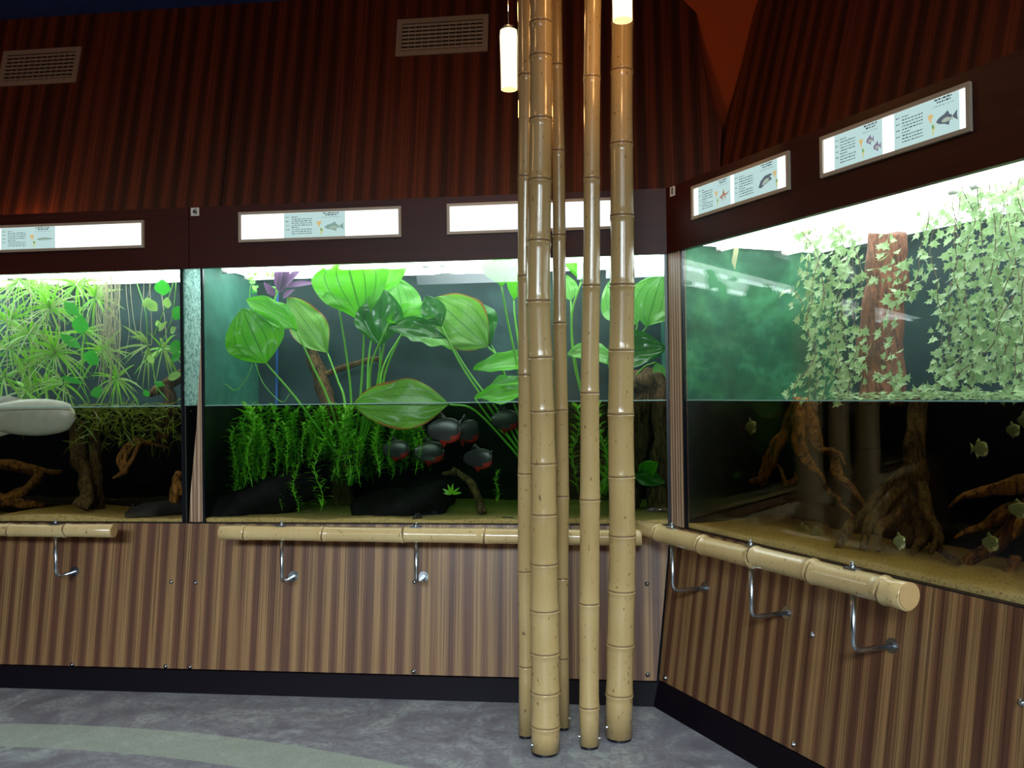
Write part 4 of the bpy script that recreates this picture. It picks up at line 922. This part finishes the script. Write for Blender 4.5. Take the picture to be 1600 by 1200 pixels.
for k in range(620):
    x = rnd.uniform(112, 286); y = 632 + rnd.random() ** 1.7 * 62; c = Pm(x, y, rnd.uniform(.08, .55)); a = rnd.uniform(0, 6.3)
    thin_blade(q, c, (math.cos(a), rnd.uniform(-.6, .6), math.sin(a) * .6 - .3), (0, -1, .5), rnd.uniform(.03, .10), rnd.uniform(.003, .009), rnd.uniform(0, .6), 4)
single('floating_moss', q, M_WEEDD, FB, p0, 'olive tangle of fine moss and roots just under the water of the left tank', 'moss', smooth=True, kind='stuff')

# ---------------------------------------------------------------- ivy of the right tank
def ivy_leaf(q, c, d, nrm, s, r):
    d = Vector(d).normalized(); side = d.cross(Vector(nrm)).normalized(); nn = side.cross(d)
    pts = [(0, 0), (.16, .30), (.05, .62), (.42, .32), (.60, .44), (.68, .16), (1.05, 0), (.68, -.16), (.60, -.44), (.42, -.32), (.05, -.62), (.16, -.30)]
    cc = q.vert(c + d * (.38 * s) - nn * (.08 * s), (.5, .4)); ix = [q.vert(c + d * (a * s) + side * (b * s) + nn * (.12 * s * abs(b) + r * s * a), (.5 + b, a)) for a, b in pts]
    for i in range(len(ix)): q.face(cc, ix[i], ix[(i + 1) % len(ix)])
def ivy(path, y, n, s_, lab, k, spread=.035):
    r = random.Random(300 + k); P = [hit(FR, a, b, y + (0 if i else 0)) for i, (a, b) in enumerate(path)]; m_ = 24; sp = spline(P, m_)
    sp = [p + Vector((noise.noise(p * 6 + Vector((k, 0, 0))), noise.noise(p * 6 + Vector((0, k, 0))), 0)) * .05 for p in sp]
    t = thing('ivy_strand', lab, 'ivy', FR, sp[0], 'ivy strands hanging in the right tank'); q = MB(); q.tube(sp, .0018, 5); part('stem', q, M_BROWNST, t, True)
    q = MB()
    for i in range(n):
        f = (i + r.random()) / n * m_; j = min(int(f), m_ - 1); c = sp[j].lerp(sp[j+1], f - j); c = c + Vector((r.uniform(-spread, spread), r.uniform(-spread, spread), r.uniform(-.01, .01)))
        ivy_leaf(q, c, (r.uniform(-1, 1), r.uniform(-.8, .3), r.uniform(-1.1, .25)), (r.uniform(-.5, .5), -1, r.uniform(-.2, 1.2)), s_ * r.uniform(.6, 1.2), r.uniform(-.3, .1))
    part('foliage', q, M_IVY, t)
IV = []
for k in range(11):   # left curtain
    x = 1256 + k * 8.5 + rnd.uniform(-3, 3); IV.append(([(x + rnd.uniform(-6, 6), 352), (x + rnd.uniform(-8, 8), 440), (x + rnd.uniform(-10, 10), 530), (x + rnd.uniform(-4, 12), rnd.uniform(585, 630))], rnd.uniform(.18, .4), 42, '%s ivy strand from the left in the left curtain' % ORD[k]))
IV += [([(1392, 360), (1398, 450), (1392, 540), (1412, 622)], .3, 52, 'ivy strand hanging straight down in front of the trunk'),
       ([(1335, 400), (1350, 430), (1372, 440)], .25, 16, 'short pale ivy sprig crossing the top of the trunk'),
       ([(1310, 560), (1340, 575), (1380, 590), (1402, 600)], .22, 16, 'low ivy runner reaching from the left curtain across the trunk'),
       ([(1255, 480), (1238, 455), (1222, 456)], .25, 9, 'short ivy tip poking out left of the curtain'),
       ([(1452, 330), (1445, 400), (1432, 450), (1418, 470)], .25, 30, 'ivy strand ending halfway down, right beside the trunk'),
       ([(1462, 330), (1458, 410), (1470, 470), (1488, 500)], .3, 30, 'ivy strand curving right into the right curtain'),
       ([(1440, 612), (1470, 600), (1520, 560), (1570, 510), (1592, 420)], .14, 44, 'long ivy runner sweeping from the water up to the right edge')]
for k in range(17):   # right curtain
    x = 1484 + k * 8.2 + rnd.uniform(-4, 4); IV.append(([(x + rnd.uniform(-6, 6), 250), (x + rnd.uniform(-10, 10), 380), (x + rnd.uniform(-14, 10), 500), (x + rnd.uniform(-20, 4), rnd.uniform(590, 628))], rnd.uniform(.2, .5), 50, '%s ivy strand from the left in the dense right curtain' % ORD[k]))
for k, (pa, y, n, lab) in enumerate(IV): ivy(pa, y, n, .038, lab, k)
q = MB(); p0 = hit(FR, 1450, 624, .3)
for k in range(900):
    x = rnd.uniform(1290, 1640); y = rnd.uniform(.06, .8); c = hit(FR, x, 0, y); c.z = Z_W + rnd.uniform(.0, .028)
    ivy_leaf(q, c, (rnd.uniform(-1, 1), rnd.uniform(-1, 1), .1), (0, 0, 1), rnd.uniform(.012, .028), 0)
single('floating_leaves', q, M_IVY, FR, p0, 'layer of tiny leaves floating on the water below the ivy', 'floating plants', kind='stuff')

# ================================================================ FISH
def fish(fr, px, py, y, Lpx, hr, face, yaw, lab, cat, group, mats, name, fins=1., thick=.28, low=0.):
    c = hit(fr, px, py, y); L = Lpx * mpp(fr, c); Hh = L * hr
    root = thing(name, lab, cat, fr, c, group); root.matrix_world = fr @ Matrix.Translation(c) @ Matrix.Rotation(yaw, 4, 'Z') @ Matrix.Scale(1, 4); ORG[root.name] = Vector((0, 0, 0))
    q = MB(); n, sg = 16, 14; rings = []
    for i in range(n + 1):
        u = i / n; x = (-.5 + u * .8) * L * face * -1 * -1
        x = (-.5 + u * .8) * L
        h = Hh / 2 * (math.sin(math.pi * min(1, .04 + u * .9) ** .72) ** .62 if u > 0 else .12); h = max(h, Hh * .07); t_ = min(h, Hh / 2) * thick * (1 - .55 * u)
        ring = []
        for j in range(sg):
            a = 2 * math.pi * j / sg; ring.append(q.vert((x * -face * -1 if face < 0 else -x, t_ * math.cos(a), h * math.sin(a) * (1.06 if math.sin(a) < 0 else .97) - Hh * .02 * 0)))
        rings.append(ring)
    for i in range(n):
        for j in range(sg):
            a = 2 * math.pi * (j + .5) / sg; q.m = 1 if (math.sin(a) < -.62 + .35 * max(0, i / n - .3) * -1 and i < n * .6) else 0
            q.face(rings[i][j], rings[i][(j+1) % sg], rings[i+1][(j+1) % sg], rings[i+1][j])
    q.m = 0; q.face(*rings[0]); q.face(*rings[-1])
    sx = 1 if face < 0 else -1
    def fin(poly, m_=0):
        q.m = m_; q.slab([(a * L * sx, -.0008, b * Hh) for a, b in poly], (0, .0016, 0)); q.m = 0
    fin([(.27, .06), (.38, .26 * fins), (.52, .42 * fins), (.46, 0), (.52, -.42 * fins), (.38, -.26 * fins), (.27, -.06)])
    fin([(-.1, .44), (.02, .72 * fins), (.16, .5), (.22, .22), (.1, .3)])
    fin([(0, -.44), (.1, -.68 * fins), (.2, -.42), (.26, -.1), (.1, -.3)], 1)
    fin([(-.25, -.1), (-.12, -.3), (-.1, -.16)], 1)
    part('body', q, mats, root, True)
    for s in (-1, 1):
        e = MB(); e.dome((-.39 * L * sx, s * Hh * .035, Hh * .08), (0, s, 0), L * .03, L * .018, 10); part('eye', e, M_EYE, root, True)
M_EYE = plain('fish_eye', srgb(16, 14, 14), .15)
M_PIR = plain('piranha_skin', srgb(58, 60, 60), .3, metal=.35, noise_amt=.3, scale=160); M_RED = plain('red_belly', srgb(140, 28, 12), .4, noise_amt=.1)
M_SILV = plain('silver_green_scales', srgb(150, 160, 110), .3, metal=.3, noise_amt=.2, scale=120); M_SILB = plain('pale_belly', srgb(210, 214, 180), .35, noise_amt=.1)
M_BIGF = plain('grey_catfish_skin', srgb(190, 190, 170), .4, noise_amt=.2, scale=18); M_BIGB = plain('white_catfish_belly', srgb(226, 226, 206), .45, noise_amt=.06)
M_BLK = plain('black_catfish_skin', srgb(20, 20, 18), .5)
for a in [(687, 672, .10, 66, .62, -1, .1, 'silvery piranha with bright red belly just below the floating leaf'), (727, 673, .2, 46, .8, 1, .5, 'dim piranha turned towards the glass, second from the bamboo at the top of the shoal'),
          (783, 656, .24, 54, .62, -1, .3, 'piranha nearest the bamboo poles, high in the shoal'), (741, 716, .14, 58, .56, -1, -.1, 'lowest piranha of the shoal, left of the small sprig'),
          (664, 706, .22, 60, .58, -1, .2, 'dark piranha directly below the brightest one'), (613, 702, .2, 52, .58, -1, .1, 'piranha swimming in front of the submerged clump, left of the shoal'), (546, 716, .3, 44, .6, 1, .3, 'dim piranha at far left near the sword plant stems')]:
    fish(FB, *a[:7], a[7], 'fish', 'piranhas in the middle tank', [M_PIR, M_RED], 'piranha')
for a in [(1171, 667, .35, 24, .85, -1, .3, 'pale disc fish alone at the left, beside the amber root'), (1530, 701, .3, 25, .95, 1, .6, 'greenish disc fish right of the tall stump'), (1580, 672, .35, 26, .75, -1, .2, 'disc fish lower of the pair at the right edge near the surface'),
          (1598, 657, .4, 28, .75, -1, .2, 'disc fish upper of the pair cut by the right edge'), (1403, 846, .08, 25, .85, -1, .2, 'bright whitish disc fish low in front of the stump'), (1544, 848, .2, 32, .75, -1, .2, 'grey disc fish low in front of the spreading branches'),
          (1588, 796, .2, 44, .55, -1, .1, 'long pale disc fish among the branches at the right edge'), (1254, 829, .3, 22, .9, 1, .4, 'small yellowish disc fish low above the sand, left one of two'), (1276, 835, .26, 24, .85, 1, .2, 'small yellowish disc fish low above the sand, right one of two')]:
    fish(FR, *a[:7], a[7], 'fish', 'disc fish in the right tank', [M_SILV, M_SILB], 'disc_fish')
fish(FB, 18, 651, .10, 215, .27, 1, .0, 'large pale bellied fish gliding just under the surface at far left', 'fish', None, [M_BIGF, M_BIGF], 'large_fish', .8, .5)
fish(FB, 790, 812, .06, 30, .3, 1, .1, 'small black bottom fish on the sand beside the left bamboo pole', 'fish', 'small dark bottom fish', [M_BLK, M_BLK], 'bottom_fish', .7, .6)
fish(FB, 651, 808, .05, 22, .6, 1, 1.2, 'small dark bottom fish behind the handrail bracket nut', 'fish', 'small dark bottom fish', [M_BLK, M_BLK], 'bottom_fish', .7, .8)
#@@NEXT
